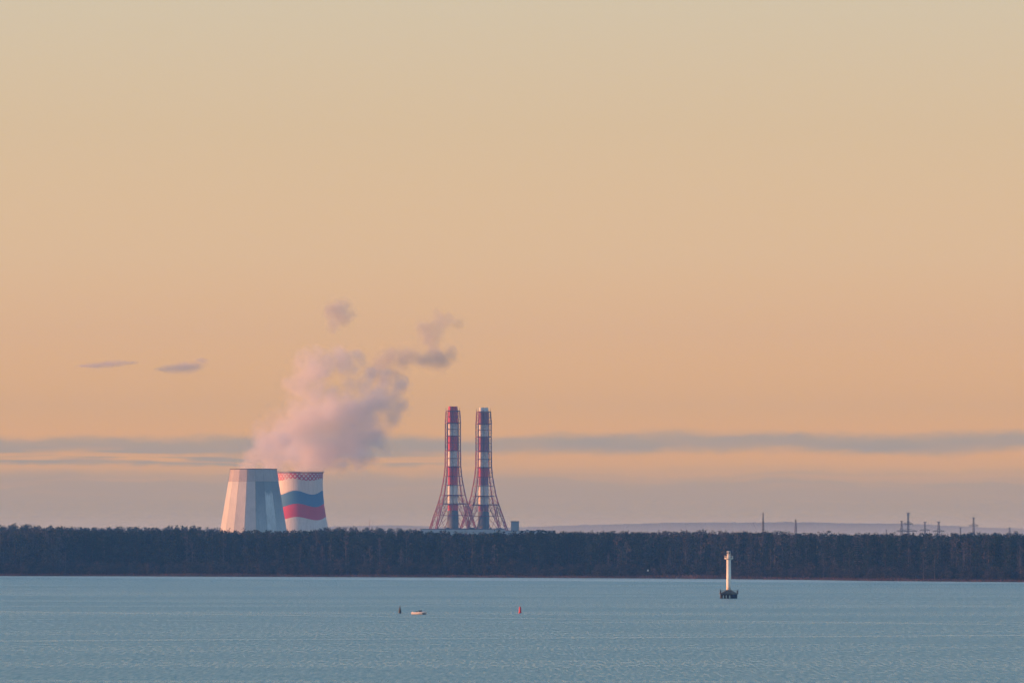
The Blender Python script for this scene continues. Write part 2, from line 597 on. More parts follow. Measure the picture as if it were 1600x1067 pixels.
FOL = {
    'broadleaf': foliage_mat('broadleaf_foliage', [(0.012, 0.026, 0.016), (0.018, 0.034, 0.020), (0.030, 0.046, 0.040), (0.062, 0.070, 0.068)]),
    'birch': foliage_mat('birch_twigs', [(0.040, 0.045, 0.038), (0.060, 0.055, 0.048), (0.085, 0.082, 0.088), (0.125, 0.115, 0.12)]),
    'spruce': foliage_mat('spruce_needles', [(0.009, 0.022, 0.018), (0.016, 0.032, 0.022)]),
    'pine': foliage_mat('pine_needles', [(0.012, 0.028, 0.020), (0.022, 0.038, 0.024)]),
    'willow': foliage_mat('willow_leaves', [(0.030, 0.036, 0.030), (0.060, 0.052, 0.045), (0.09, 0.068, 0.060)]),
}
TLAB = {
    'broadleaf': ('broadleaf_tree', 'round-crowned dark broadleaf tree at the front of the shore forest', 'broadleaf trees along the far shore'),
    'birch': ('birch_tree', 'slender birch with sparse brownish crown and pale trunk in the shore forest', 'birches along the far shore'),
    'spruce': ('spruce_tree', 'dark pointed spruce at the front of the shore forest', 'spruces along the far shore'),
    'pine': ('pine_tree', 'tall dark pine standing among the trees of the shore forest', 'pines along the far shore'),
    'willow': ('willow_bush', 'low spreading greyish bush at the forest foot above the waterline', 'bushes along the far shore'),
}
HGT = {'broadleaf': 22.0, 'birch': 23.0, 'spruce': 24.0, 'pine': 25.0, 'willow': 11.0}
protos = {}
pcol = bpy.data.collections.new('tree_sources')
proto_list = []
for kind in ('broadleaf', 'birch', 'spruce', 'pine', 'willow'):
    protos[kind] = []
    for s in range(4):
        cmb, tmb = tree_proto(kind, 100 * s + len(kind))
        def mesh_of(mb, name, m):
            me = bpy.data.meshes.new(name)
            me.from_pydata(mb.v, [], mb.f)
            me.materials.append(m)
            me.update()
            return me
        cm = mesh_of(cmb, 'crown', FOL[kind])
        tm = mesh_of(tmb, 'trunk', M['birch'] if kind == 'birch' else M['bark'])
        protos[kind].append((cm, tm))
        both = MB()
        both.add(cmb.v, cmb.f, 0)
        both.add(tmb.v, tmb.f, 1)
        me = bpy.data.meshes.new('tree_source')
        me.from_pydata(both.v, [], both.f)
        me.materials.append(FOL[kind])
        me.materials.append(M['birch'] if kind == 'birch' else M['bark'])
        me.polygons.foreach_set('material_index', both.m)
        po = bpy.data.objects.new('tree_source_%02d' % len(proto_list), me)
        pcol.objects.link(po)
        proto_list.append(kind)

near_px = [(-600, 828), (0, 828), (100, 828), (250, 830), (345, 830.5), (505, 831), (660, 832), (760, 832.5), (870, 831.5), (1190, 832.5), (1300, 834), (1400, 836), (1600, 838), (2200, 838)]
NPX = [q[0] for q in near_px]
NPY = [q[1] for q in near_px]


def near_top(x, y):
    px = 800 + x / y * F
    return zat(float(np.interp(px, NPX, NPY)), y) * (0.985 + 0.10 * mnoise.noise((x * 0.022, y * 0.01, 6.0)))


def species(x, y, rr):
    n = mnoise.noise((x * 0.012, y * 0.006, 2.0))
    u = rr.random() * .8 + .1 + n * .8
    if u < .05: return 'spruce'
    if u < .30: return 'pine'
    if u < .70: return 'broadleaf'
    return 'birch'


trees = []
rr = random.Random(5)
# front: bushes, then mixed low and tall trees
N_F = 300
half = 400.0
for i in range(N_F):
    row = i % 3
    u = (i + rr.random() * 1.2) / N_F
    x = -half * 1.02 + 2 * half * 1.0 * u
    if row == 0:
        s = rr.uniform(11, 24)
        kind = 'willow' if rr.random() < .55 else rr.choice(['birch', 'broadleaf', 'broadleaf'])
        hf = rr.uniform(.45, .72)
        if kind == 'willow':
            hf = rr.uniform(.20, .42)
    elif row == 1:
        s = rr.uniform(30, 42)
        kind = species(x, 0, rr)
        hf = rr.uniform(.66, .95)
    else:
        s = rr.uniform(46, 62)
        kind = species(x, 30, rr)
        hf = rr.uniform(.88, 1.03)
    y = shore(x) + s
    gz = ground_z(x, y)
    H = (near_top(x, y) - gz) * hf
    k = H / HGT[kind]
    cm, tm = protos[kind][rr.randrange(4)]
    nm, lab, grp = TLAB[kind]
    e = empty(nm, (x, y, gz), rr.random() * 6.28)
    wide = rr.uniform(1.0, 1.45) * (k if kind != 'willow' else max(k, .7))
    e.scale = (wide, wide, k)
    tag(e, lab, 'tree' if kind != 'willow' else 'bush', grp)
    for part, me in (('trunk', tm), ('crown', cm)):
        o = bpy.data.objects.new(part, me)
        COL.objects.link(o)
        o.parent = e

# the rest of the wood: one object, its trees instanced on points
pts, pk, ps, pr = [], [], [], []


def addpt(x, y, H, kind, rr):
    pts.append((x, y, ground_z(x, y)))
    pk.append(proto_list.index(kind) + rr.randrange(4))
    k = H / HGT[kind]
    wd = k * rr.uniform(1.0, 1.45)
    ps.append((wd, wd, k))
    pr.append((0, 0, rr.random() * 6.28))


rr = random.Random(77)
x = -900.0
while x < 900:                    # right behind the front trees
    for s in (66, 76, 88, 102, 120, 145, 175, 215, 260, 320, 400):
        xx = x + rr.uniform(-2, 2)
        y = shore(xx) + s + rr.uniform(-5, 5)
        kind = species(xx, s, rr)
        H = (near_top(xx, y) - ground_z(xx, y)) * rr.uniform(.90, 1.03)
        addpt(xx, y, H, kind, rr)
    x += 4.6
for sgn in (-1, 1):               # the shore on both sides beyond the frame
    for i in range(260):
        x = sgn * rr.uniform(404, 900)
        y = shore(x) + rr.uniform(18, 64)
        kind = species(x, 0, rr)
        addpt(x, y, (near_top(x, y) - ground_z(x, y)) * rr.uniform(.6, .98), kind, rr)
x = -1100.0
while x < 1100:                   # the farther wood on slightly higher ground
    for y0 in (5090, 5150, 5220, 5300, 5390, 5500):
        xx = x + rr.uniform(-3, 3)
        y = y0 + rr.uniform(-25, 25)
        addpt(xx, y, FAR_H * rr.uniform(.84, 1.06), species(xx, y0 * .3, rr), rr)
    x += 5.2
for i in range(2600):             # lower undergrowth filling the foot of the wood
    x = rr.uniform(-600, 600)
    y = shore(x) + rr.uniform(9, 46)
    pts.append((x, y, ground_z(x, y)))
    pk.append(16 + rr.randrange(4))
    k = rr.uniform(.2, .85)
    ps.append((k * 1.3, k * 1.3, k))
    pr.append((0, 0, rr.random() * 6.28))
me = bpy.data.meshes.new('forest')
me.from_pydata(pts, [], [])
for nm, dt, data in (('kind_id', 'INT', pk), ('size3', 'FLOAT_VECTOR', ps), ('turn', 'FLOAT_VECTOR', pr)):
    a = me.attributes.new(nm, dt, 'POINT')
    a.data.foreach_set('value' if dt == 'INT' else 'vector', np.array(data).ravel().tolist())
fo = bpy.data.objects.new('forest', me)
COL.objects.link(fo)
tag(fo, 'dense dark mixed forest stretching behind the shore trees', 'forest', kind='stuff')
gt = bpy.data.node_groups.new('forest_trees', 'GeometryNodeTree')
gt.interface.new_socket('Geometry', in_out='INPUT', socket_type='NodeSocketGeometry')
gt.interface.new_socket('Geometry', in_out='OUTPUT', socket_type='NodeSocketGeometry')
gi = gt.nodes.new('NodeGroupInput')
go = gt.nodes.new('NodeGroupOutput')
ip = gt.nodes.new('GeometryNodeInstanceOnPoints')
ci = gt.nodes.new('GeometryNodeCollectionInfo')
ci.inputs[0].default_value = pcol
ci.inputs['Separate Children'].default_value = True
ci.inputs['Reset Children'].default_value = True
gt.links.new(gi.outputs[0], ip.inputs['Points'])
gt.links.new(ci.outputs[0], ip.inputs['Instance'])
ip.inputs['Pick Instance'].default_value = True
for nm, dt, sk in (('kind_id', 'INT', 'Instance Index'), ('size3', 'FLOAT_VECTOR', 'Scale')):
    na = gt.nodes.new('GeometryNodeInputNamedAttribute')
    na.data_type = dt
    na.inputs[0].default_value = nm
    gt.links.new(na.outputs[0], ip.inputs[sk])
na = gt.nodes.new('GeometryNodeInputNamedAttribute')
na.data_type = 'FLOAT_VECTOR'
na.inputs[0].default_value = 'turn'
er = gt.nodes.new('FunctionNodeEulerToRotation')
gt.links.new(na.outputs[0], er.inputs[0])
gt.links.new(er.outputs[0], ip.inputs['Rotation'])
gt.links.new(ip.outputs[0], go.inputs[0])
md = fo.modifiers.new('trees', 'NODES')
md.node_group = gt

# reeds on the bank
rb = MB()
rr = random.Random(31)
for i in range(26000):
    x = rr.uniform(-480, 480)
    dens = mnoise.noise((x * 0.012, 0, 4)) + .35 * mnoise.noise((x * .06, 0, 8))
    if dens < -.35 and rr.random() < .6:
        continue
    s = rr.uniform(1.0, 9)
    y = shore(x) + s
    z = ground_z(x, y)
    h = (0.7 + 1.3 * max(0, dens + .3)) * rr.uniform(.6, 1.2)
    a = rr.random() * 3.14
    wx, wy = math.cos(a) * .16, math.sin(a) * .16
    lx = rr.uniform(-.3, .3)
    rb.add([(x - wx, y - wy, z - .1), (x + wx, y + wy, z - .1), (x + wx * .3 + lx, y + wy * .3, z + h), (x - wx * .3 + lx, y - wy * .3, z + h * .96)], [(0, 1, 2, 3)])
M['reed'] = mat('dry_reed', (0.12, 0.08, 0.075), 0.9, 0.1, 0.4, 0.02)
tag(rb.build('reeds', M['reed']), 'narrow belt of dry reddish reeds along the far waterline', 'reeds', kind='stuff')

# ---------------------------------------------------------------- cooling tower with flat facets
def tower_mat(name, base, dark, streaks=1.0, top_dark=None, light_below=None):
    m = bpy.data.materials.new(name)
    m.use_nodes = True
    t = NT(m.node_tree)
    b = t.n['Principled BSDF']
    b.inputs['Roughness'].default_value = 0.75
    b.inputs['Specular IOR Level'].default_value = 0.25
    co = t.node('ShaderNodeTexCoord').outputs['Object']
    c = t.xyz(co)
    n = t.noise(t.comb(t.math('MULTIPLY', c[0], .9), t.math('MULTIPLY', c[1], .9), t.math('MULTIPLY', c[2], .035)), 1.0, 4.0, .6)
    n2 = t.noise(co, .06, 4.0, .6)
    f = t.math('MULTIPLY', t.step(n, .40, .72), .35 * streaks)
    col = t.mix(f, base, dark)
    col = t.mix(t.math('MULTIPLY', t.step(n2, .4, .7), .25), col, dark)
    if top_dark is not None:       # weathering that runs down from below the collar
        zz = t.math('ADD', c[2], t.math('MULTIPLY', n, 14.0))
        col = t.mix(t.math('MULTIPLY', t.step(zz, top_dark[0], top_dark[1]), top_dark[2]), col, dark)
    t.l.new(col, b.inputs['Base Color'])
    return m


TD = 6600.0
ctr = at(396, 838, TD)
kpx = TD / F
base_z = 3.0
zt, zc = zat(733.5, TD) - base_z, zat(752, TD) - base_z
rt = 36.2 * kpx
slope = (52.5 - 36.2) / (830 - 733.5)
def rad(z):
    return rt + (zt - z) * slope
tw = empty('cooling_tower', (ctr.x, TD, base_z))
tag(tw, 'pale cooling tower of flat sloping facets, left of the flag-painted one', 'cooling tower')
M['clad'] = tower_mat('pale_cladding', (0.56, 0.57, 0.56), (0.32, 0.36, 0.38), 1.0)
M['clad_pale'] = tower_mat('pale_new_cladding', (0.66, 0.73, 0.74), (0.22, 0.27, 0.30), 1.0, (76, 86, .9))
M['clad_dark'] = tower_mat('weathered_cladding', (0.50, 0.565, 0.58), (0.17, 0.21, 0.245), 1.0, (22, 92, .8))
M['clad_top'] = tower_mat('brown_grey_cladding', (0.51, 0.47, 0.45), (0.36, 0.33, 0.32), 2.0)
M['shaft_dark'] = mat('tower_inside', (0.12, 0.12, 0.12), 0.9, 0.1)
NS = 18
offs = R(-13)
def ang_pt(a, r, z):
    return Vector((math.sin(a) * r, -math.cos(a) * r, z))
core = MB()
prof = [(rad(0) - 1.0, 0), (rad(zt) - 1.0, zt - .5)]
vsx = []
for r_, z_ in prof:
    for i in range(NS):
        vsx.append(ang_pt(offs + i * 2 * math.pi / NS, r_, z_))
core.add(vsx, [(i, (i + 1) % NS, (i + 1) % NS + NS, i + NS) for i in range(NS)])
core.build('inner_shell', M['shaft_dark'], tw)
for i in range(NS):
    a0, a1 = offs + i * 2 * math.pi / NS, offs + (i + 1) * 2 * math.pi / NS
    mid_deg = (math.degrees((a0 + a1) / 2) + 180) % 360 - 180
    gap = 0.12
    def facet(z0, z1, out, mname, name):
        mb = MB()
        vv = []
        for z in (z0, z1):
            r0 = rad(z) + out
            p0, p1 = ang_pt(a0, r0, z), ang_pt(a1, r0, z)
            q0, q1 = ang_pt(a0, r0 - .75 - out, z), ang_pt(a1, r0 - .75 - out, z)
            dv = (p1 - p0).normalized() * gap
            vv += [p0 + dv, p1 - dv, q1 - dv, q0 + dv]
        mb.add(vv, [(0, 3, 2, 1), (4, 5, 6, 7), (0, 1, 5, 4), (1, 2, 6, 5), (2, 3, 7, 6), (3, 0, 4, 7)])
        mb.build(name, M[mname], tw)
    mname = 'clad'
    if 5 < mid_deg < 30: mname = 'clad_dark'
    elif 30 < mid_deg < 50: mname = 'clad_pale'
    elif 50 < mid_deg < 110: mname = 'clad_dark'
    facet(0, zc - .15, 0, mname, 'wall_panel')
    facet(zc, zt, .35, 'clad_top', 'collar_panel')
    # battens that stand proud of the collar
    rbm = MB()
    for k in range(1, 6):
        q = k / 6.0
        for_z = []
        pA = ang_pt(a0, rad(zc) + .35, zc + .1).lerp(ang_pt(a1, rad(zc) + .35, zc + .1), q)
        pB = ang_pt(a0, rad(zt) + .35, zt - .1).lerp(ang_pt(a1, rad(zt) + .35, zt - .1), q)
        rbm.bar(pA, pB, .16)
    rbm.build('batten_row', M['clad_top'], tw)
rim = MB()
vv = []
for (r_, z_) in ((rt + .7, zt), (rt + .7, zt + .9), (rt - .9, zt + .9), (rt - .9, zt)):
    vv += [ang_pt(offs + i * 2 * math.pi / NS, r_, z_) for i in range(NS)]
ff = []
for k in range(4):
    for i in range(NS):
        a_, b_ = k * NS, ((k + 1) % 4) * NS
        ff.append((a_ + i, a_ + (i + 1) % NS, b_ + (i + 1) % NS, b_ + i))
rim.add(vv, ff)
rim.build('rim', M['roof_d'], tw)

# ---------------------------------------------------------------- cooling tower with painted flag bands
TD2 = 6900.0
k2 = TD2 / F
c2 = at(469, 838, TD2)
zb = 3.0
def z2(py):
    return zat(py, TD2) - zb
mf = bpy.data.materials.new('painted_tower')
mf.use_nodes = True
t = NT(mf.node_tree)
b = t.n['Principled BSDF']
b.inputs['Roughness'].default_value = 0.7
b.inputs['Specular IOR Level'].default_value = 0.25
co = t.node('ShaderNodeTexCoord').outputs['Object']
c = t.xyz(co)
th = t.math('ARCTAN2', c[0], t.math('MULTIPLY', c[1], -1.0))
def band(zm, amp, ph, nwave=4.0, w_=.35):
    wv_ = t.math('MULTIPLY', t.math('COSINE', t.math('MULTIPLY', t.math('ADD', th, R(ph)), nwave)), amp)
    return t.step(t.math('SUBTRACT', c[2], t.math('ADD', wv_, zm)), -w_, w_)
white = (0.66, 0.65, 0.63)
n = t.noise(t.comb(t.math('MULTIPLY', c[0], .8), t.math('MULTIPLY', c[1], .8), t.math('MULTIPLY', c[2], .04)), 1.0, 4.0, .6)
wcol = t.mix(t.math('MULTIPLY', t.step(n, .35, .7), .6), white, (0.46, 0.46, 0.46))
bcol = t.mix(t.math('MULTIPLY', t.step(n, .35, .7), .4), (0.035, 0.17, 0.36), (0.05, 0.15, 0.28))
rcol = t.mix(t.math('MULTIPLY', t.step(n, .35, .7), .4), (0.52, 0.035, 0.075), (0.40, 0.04, 0.075))
col = t.mix(band(z2(810), 2.0, 5), wcol, rcol)
col = t.mix(band(z2(789.5), 2.1, 5), col, bcol)
col = t.mix(band(z2(769.5), 2.4, 11), col, wcol)
# lattice of red lozenges under the rim
NU = 32.0
u = t.math('MULTIPLY', th, NU / (2 * math.pi))
hrow = 5.6
v = t.math('DIVIDE', c[2], hrow)
fa = t.math('ABSOLUTE', t.math('SUBTRACT', t.math('FRACT', t.math('ADD', t.math('ADD', u, v), 100.0)), .5))
fb = t.math('ABSOLUTE', t.math('SUBTRACT', t.math('FRACT', t.math('ADD', t.math('SUBTRACT', u, v), 100.0)), .5))
loz = t.math('MAXIMUM', t.step(fa, .27, .31), t.step(fb, .27, .31))
zone = t.math('MULTIPLY', band(z2(749.5), 1.3, 20, 4.0), t.math('SUBTRACT', 1.0, t.step(c[2], z2(740.2), z2(739.8))))
col = t.mix(t.math('MULTIPLY', loz, zone), col, (0.45, 0.03, 0.06))
col = t.mix(t.step(c[2], z2(740.2), z2(739.8)), col, (0.30, 0.05, 0.07))
t.l.new(col, b.inputs['Base Color'])
tw2 = empty('cooling_tower', (c2.x, TD2, zb))
tag(tw2, 'round cooling tower painted with wavy white, blue and red bands', 'cooling tower')
zt2 = z2(738.5)
def r2(z):
    # hyperboloid: throat near the top
    zth, rth = zt2 * .90, 35.3 * k2
    if z > zth:
        return rth * math.sqrt(1 + ((z - zth) / 60.0) ** 2)
    return rth * math.sqrt(1 + ((zth - z) / (zth - z2(830)) ) ** 2 * ((45.0 / 35.3) ** 2 - 1) )
pr_ = [(r2(zt2 * i / 46.0), zt2 * i / 46.0) for i in range(47)]
sh2 = MB()
sh2.lathe(pr_ + [(r - .8, z) for r, z in reversed(pr_)], 128, cap=False)
sh2.build('shell', mf, tw2, smooth=True)
rr2 = MB()
ro = r2(zt2)
rr2.lathe([(ro - 1.2, zt2), (ro + 1.1, zt2), (ro + 1.1, zt2 + .9), (ro - 1.2, zt2 + .9), (ro - 1.2, zt2)], 96, cap=False)
rr2.build('rim', M['roof_d'], tw2)
rl = MB()
for i in range(60):
    a = 2 * math.pi * i / 60
    rl.bar((math.cos(a) * (ro + .9), math.sin(a) * (ro + .9), zt2 + .9), (math.cos(a) * (ro + .9), math.sin(a) * (ro + .9), zt2 + 1.9), .08)
rl.lathe([(ro + .85, zt2 + 1.85), (ro + .95, zt2 + 1.85), (ro + .95, zt2 + 1.97), (ro + .85, zt2 + 1.97), (ro + .85, zt2 + 1.85)], 60, cap=False)
rl.build('guard_rail', M['roof_d'], tw2)

# ---------------------------------------------------------------- chimneys in lattice towers
LEV = [(642, 13.0), (651, 13.7), (661, 14.5), (670.5, 14.5), (681, 14.5), (691.5, 14.5), (704, 14.5), (716, 14.6), (729, 14.8), (743.7, 16.6), (758, 19.6), (773.5, 23.4), (787.5, 28.6), (805, 36.0), (826, 44.5)]


def chimney(cx, D, dy, bands, label, turn, mats_by):
    k = D / F
    zb = 3.0
    o = at(cx, 838, D)
    root = empty('chimney', (o.x, D, zb), turn)
    tag(root, label, 'chimney', 'striped chimneys in lattice towers')
    Z = lambda py: zat(py + dy, D) - zb
    # four flues side by side, painted in bands
    names = []
    for bd in bands:
        if bd[2] not in names:
            names.append(bd[2])
    for fx, fy in ((-1, -1), (1, -1), (1, 1), (-1, 1)):
        fl = MB()
        rr_ = 3.85 * k
        for (y0, y1, mn) in bands:
            za, zc_ = Z(y1), Z(y0)
            oa = (3.15 + .9 * (y1 - 635) / 160.0) * k
            ob = (3.15 + .9 * (y0 - 635) / 160.0) * k
            vv = []
            for (o_, z_) in ((oa, za), (ob, zc_)):
                for q in range(28):
                    a_ = 2 * math.pi * q / 28
                    vv.append((fx * o_ + math.cos(a_) * rr_, fy * o_ + math.sin(a_) * rr_, z_))
            fl.add(vv, [(q, (q + 1) % 28, (q + 1) % 28 + 28, q + 28) for q in range(28)], names.index(mn))
        zt_ = Z(bands[0][0])
        fl.lathe([(rr_, zt_), (rr_ - .4, zt_ + .01), (rr_ - .4, zt_ - 8)], 28, fx * 3.15 * k, fy * 3.15 * k, mi=0, cap=False)
        fl.build('flue', [M[n_] for n_ in names], root, smooth=True)
    # concrete bell at the foot
    bs = MB()
    bs.lathe([(9.0 * k, 0), (9.0 * k, Z(808)), (8.8 * k, Z(803)), (8.4 * k, Z(800)), (7.95 * k, Z(797.5)), (7.0 * k, Z(797.3))], 40, cap=False)
    bs.build('base', M['concrete'], root, smooth=False)
    dr = MB()
    dr.box(.9 * k, 3.4 * k, -9.25 * k, -8.4 * k, 0, Z(803))
    dr.build('duct', M['roof_d'], root)
    # corner legs
    lev = [(Z(y), r * k) for y, r in LEV]
    zg = 0.0
    gr = lev[-1][1] + (lev[-1][0] - zg) * (lev[-1][1] - lev[-2][1]) / (lev[-2][0] - lev[-1][0])
    lev.append((zg, gr))
    angs = [R(-34 + 90 * i) for i in range(4)]
    P = lambda i, j: Vector((math.cos(angs[i % 4]) * lev[j][1], math.sin(angs[i % 4]) * lev[j][1], lev[j][0]))
    for i in range(4):
        lg = MB()
        lg.bar(P(i, 0) + Vector((0, 0, 4)), P(i, 0), .28)
        for j in range(len(lev) - 1):
            lg.bar(P(i, j), P(i, j + 1), .66 if j < 8 else .78)
        lg.build('leg', M['steel'], root)
    for j in range(len(lev) - 1):
        pale = j in (2, 3, 6, 7, 10)
        mm = M['steel_pale'] if pale else M['steel']
        # horizontal rings and galleries
        rg = MB()
        for i in range(4):
            rg.bar(P(i, j), P(i + 1, j), .66 if j in (0, 2, 4, 6, 8, 12) else .45)
        rg.build('ring_beam', mm if j not in (2, 6) else M['steel'], root)
        if j < 13:
            fr = (7.0 + .9 * (LEV[j][0] - 635) / 160.0) * k
            outer = lev[j][1] * .80 if j < 9 else 12.5 * k
            heavy = j in (0, 2, 8, 11)
            if j in (0, 1, 2, 4, 5, 6, 8, 11, 12) or True:
                pf = MB()
                hh = .55 if heavy else .25
                ex = outer if heavy else fr + .9
                pf.lathe([(fr + .05, lev[j][0] - hh), (ex, lev[j][0] - hh), (ex, lev[j][0] + hh), (fr + .05, lev[j][0] + hh), (fr + .05, lev[j][0] - hh)], 24, cap=False)
                pf.build('platform', mm if not heavy else M['steel'], root)
            # ties between flue and corners
            ti = MB()
            for i in range(4):
                q = P(i, j)
                ti.bar(q, Vector((math.cos(angs[i]) * fr, math.sin(angs[i]) * fr, lev[j][0])), .2)
            ti.build('tie', mm, root)
        for i in range(4):
            br = MB()
            a0, a1, b0, b1 = P(i, j), P(i + 1, j), P(i, j + 1), P(i + 1, j + 1)
            if j < 8:
                br.bar(a0, b1, .11)
                br.bar(a1, b0, .11)
                m1 = a0.lerp(a1, .22); m2 = a0.lerp(a1, .78)
                n1 = b0.lerp(b1, .22); n2 = b0.lerp(b1, .78)
                br.bar(m1, n1, .24); br.bar(m2, n2, .24)
            elif j < 12:
                mt = a0.lerp(a1, .5)
                br.bar(b0, b0.lerp(a0, .5).lerp(b1.lerp(a1, .5), .25), .14)
                br.bar(b1, b1.lerp(a1, .5).lerp(b0.lerp(a0, .5), .25), .14)
                br.bar(a0.lerp(a1, .12), b0.lerp(b1, .14), .18)
                br.bar(a1.lerp(a0, .12), b1.lerp(b0, .14), .18)
                br.bar(b0, a0.lerp(a1, .16), .12)
                br.bar(b1, a1.lerp(a0, .16), .12)
            else:
                jj = j - 12
                # trussed feet: inner struts converge on each corner foot
                foot0, foot1 = P(i, len(lev) - 1), P(i + 1, len(lev) - 1)
                top0, top1 = P(i, 12), P(i + 1, 12)
                zt0 = (top0.z - a0.z) / (top0.z - zg)
                zt1 = (top0.z - b0.z) / (top0.z - zg)
                s0 = top0.lerp(top1, .42).lerp(foot0.lerp(foot1, .10), zt0)
                s1 = top0.lerp(top1, .42).lerp(foot0.lerp(foot1, .10), zt1)
                e0 = top1.lerp(top0, .42).lerp(foot1.lerp(foot0, .10), zt0)
                e1 = top1.lerp(top0, .42).lerp(foot1.lerp(foot0, .10), zt1)
                br.bar(s0, s1, .46); br.bar(e0, e1, .46)
                br.bar(a0, s1, .28); br.bar(s0, b0, .28); br.bar(b0, s1, .28)
                br.bar(a1, e1, .28); br.bar(e0, b1, .28); br.bar(b1, e1, .28)
            br.build('brace', mm if j < 11 else M['steel'], root)
    # struts from the flue gallery out to the big ring
    for i in range(4):
        st = MB()
        z11 = lev[11][0]
        q = Vector((math.cos(angs[i]) * 13 * k, math.sin(angs[i]) * 13 * k, z11))
        st.bar(q, P(i, 12), .34)
        st.bar(q, P(i, 13).lerp(Vector((0, 0, P(i, 13).z)), .28), .22)
        st.bar(P(i, 12).lerp(Vector((0, 0, P(i, 12).z)), .3), P(i, 14), .24)
        st.build('strut', M['steel'], root)
    tr_ = MB()
    for i in range(4):
        a, b_ = P(i, 12), P(i + 1, 12)
        up = Vector((0, 0, 1.6))
        for q in range(8):
            tr_.bar(a.lerp(b_, q / 8) + (up if q % 2 else -up * 0), a.lerp(b_, (q + 1) / 8) + (up if q % 2 == 0 else -up * 0), .12)
        tr_.bar(a + up, b_ + up, .18)
    tr_.build('ring_truss', M['steel'], root)
    return root


chimney(707.6, 7100.0, 0.0,
        [(635, 661, 'red'), (661, 680.7, 'white'), (680.7, 704, 'red'), (704, 729, 'white'), (729, 757.5, 'red'), (757.5, 787.5, 'white'), (787.5, 797.5, 'red')],
        'nearer striped chimney with bright red top, closer to the cooling towers', 0.0, None)
chimney(755.6, 7130.0, 1.3,
        [(635.5, 643.3, 'white'), (643.3, 662.2, 'red_muted'), (662.2, 681.7, 'white'), (681.7, 704.2, 'red_muted'), (704.2, 728.7, 'white'), (728.7, 745, 'red'), (745, 757, 'red_muted'), (757, 787, 'white'), (787, 797.5, 'red_muted')],
        'striped chimney with pale top and muted red bands, beside the small block', 0.02, None)

# ---------------------------------------------------------------- power plant buildings
BD = 6900.0
kb = BD / F
def bx(px): return (px - 800) * kb
pb = empty('power_plant_hall', (bx(740), BD, 3.0))
tag(pb, 'long low pale hall below the striped chimneys, mostly behind the trees', 'building')
ox = bx(740)
zr = zat(826.8, BD) - 3
zr2 = zat(829.2, BD) - 3
m_ = MB(); m_.box(bx(657) - ox, bx(790) - ox, 0, 45, 0, zr); m_.build('main_wall', M['panel_w'], pb)
m_ = MB(); m_.box(bx(790) - ox + .05, bx(868) - ox, 3, 42, 0, zr2); m_.build('side_wall', M['panel_w'], pb)
m_ = MB(); m_.box(bx(657) - ox - .4, bx(790) - ox + .4, -.4, 45.4, zr + .002, zr + .7); m_.build('roof', M['roof_d'], pb)
m_ = MB(); m_.box(bx(790) - ox + .5, bx(868) - ox + .4, 2.6, 42.4, zr2 + .002, zr2 + .6); m_.build('roof', M['roof_d'], pb)
seam = MB(); seam.box(-1.1, 1.1, -.12, 0, .5, zr - 1)
first = None
for i in range(17):
    xx = bx(662) - ox + i * (bx(786) - bx(662)) / 16
    if first is None:
        first = seam.build('wall_pier', M['panel_w'], pb, loc=(xx, -.01, 0)); cur = first
    else:
        cur = first.copy(); COL.objects.link(cur); cur.location = (xx, -.01, 0); cur.parent = pb
for (a_, b_, h_) in ((697, 702, 1.6), (716, 719, 1.2), (733, 742, 1.8), (745, 747, 2.4), (765, 768, 1.4), (775, 784, 1.0), (822, 826, 1.2), (838, 846, 1.0)):
    zz = zr if a_ < 790 else zr2
    m_ = MB(); m_.box(bx(a_) - ox, bx(b_) - ox, 12, 20, zz + .6, zz + .6 + h_); m_.build('roof_vent', M['roof_d'], pb)
for i in range(12):
    xx = bx(672) - ox + i * (bx(780) - bx(672)) / 11
    m_ = MB(); m_.box(xx - 2.2, xx + 2.2, -.06, .0, zr - 9, zr - 5); m_.build('window', M['roof_d'], pb)

bk = empty('boiler_block', (bx(804.7), 6990.0, 3.0))
tag(bk, 'small grey cube-shaped block rising right of the striped chimneys', 'building')
kk = 6990 / F
zk = zat(815, 6990) - 3
M['block'] = mat('grey_blue_sheet', (0.26, 0.29, 0.31), .7, .3, .15, .05)
m_ = MB(); m_.box(-6.3 * kk, 6.3 * kk, -6, 6, 0, zk); m_.build('wall', M['block'], bk)
m_ = MB(); m_.box(-6.5 * kk, 6.5 * kk, -6.3, 6.3, zk + .002, zk + .9); m_.build('roof', M['roof_d'], bk)
for sx in (-3.2, 3.2):
    m_ = MB(); m_.box(sx * kk - .35, sx * kk + .35, -6.15, -6.002, 0, zk - .6); m_.build('wall_pier', M['block'], bk)

# thin mast between the towers and the chimneys
ms = at(577, 838, 7300)
mm_ = MB()
hm_ = zat(811, 7300) - 3
for i in range(3):
    a = 2.09 * i
    mm_.bar((math.cos(a) * .9, math.sin(a) * .9, 0), (math.cos(a) * .25, math.sin(a) * .25, hm_), .09)
for j in range(18):
    z0, z1 = hm_ * j / 18, hm_ * (j + 1) / 18
    for i in range(3):
        ra_, rb__ = .9 - .65 * j / 18, .9 - .65 * (j + 1) / 18
        a, a2 = 2.09 * i, 2.09 * (i + 1)
        mm_.bar((math.cos(a) * ra_, math.sin(a) * ra_, z0), (math.cos(a2) * rb__, math.sin(a2) * rb__, z1), .05)
tag(mm_.build('radio_mast', M['steel'], loc=(ms.x, 7300, 3)), 'thin lone reddish mast between cooling towers and chimneys', 'mast')


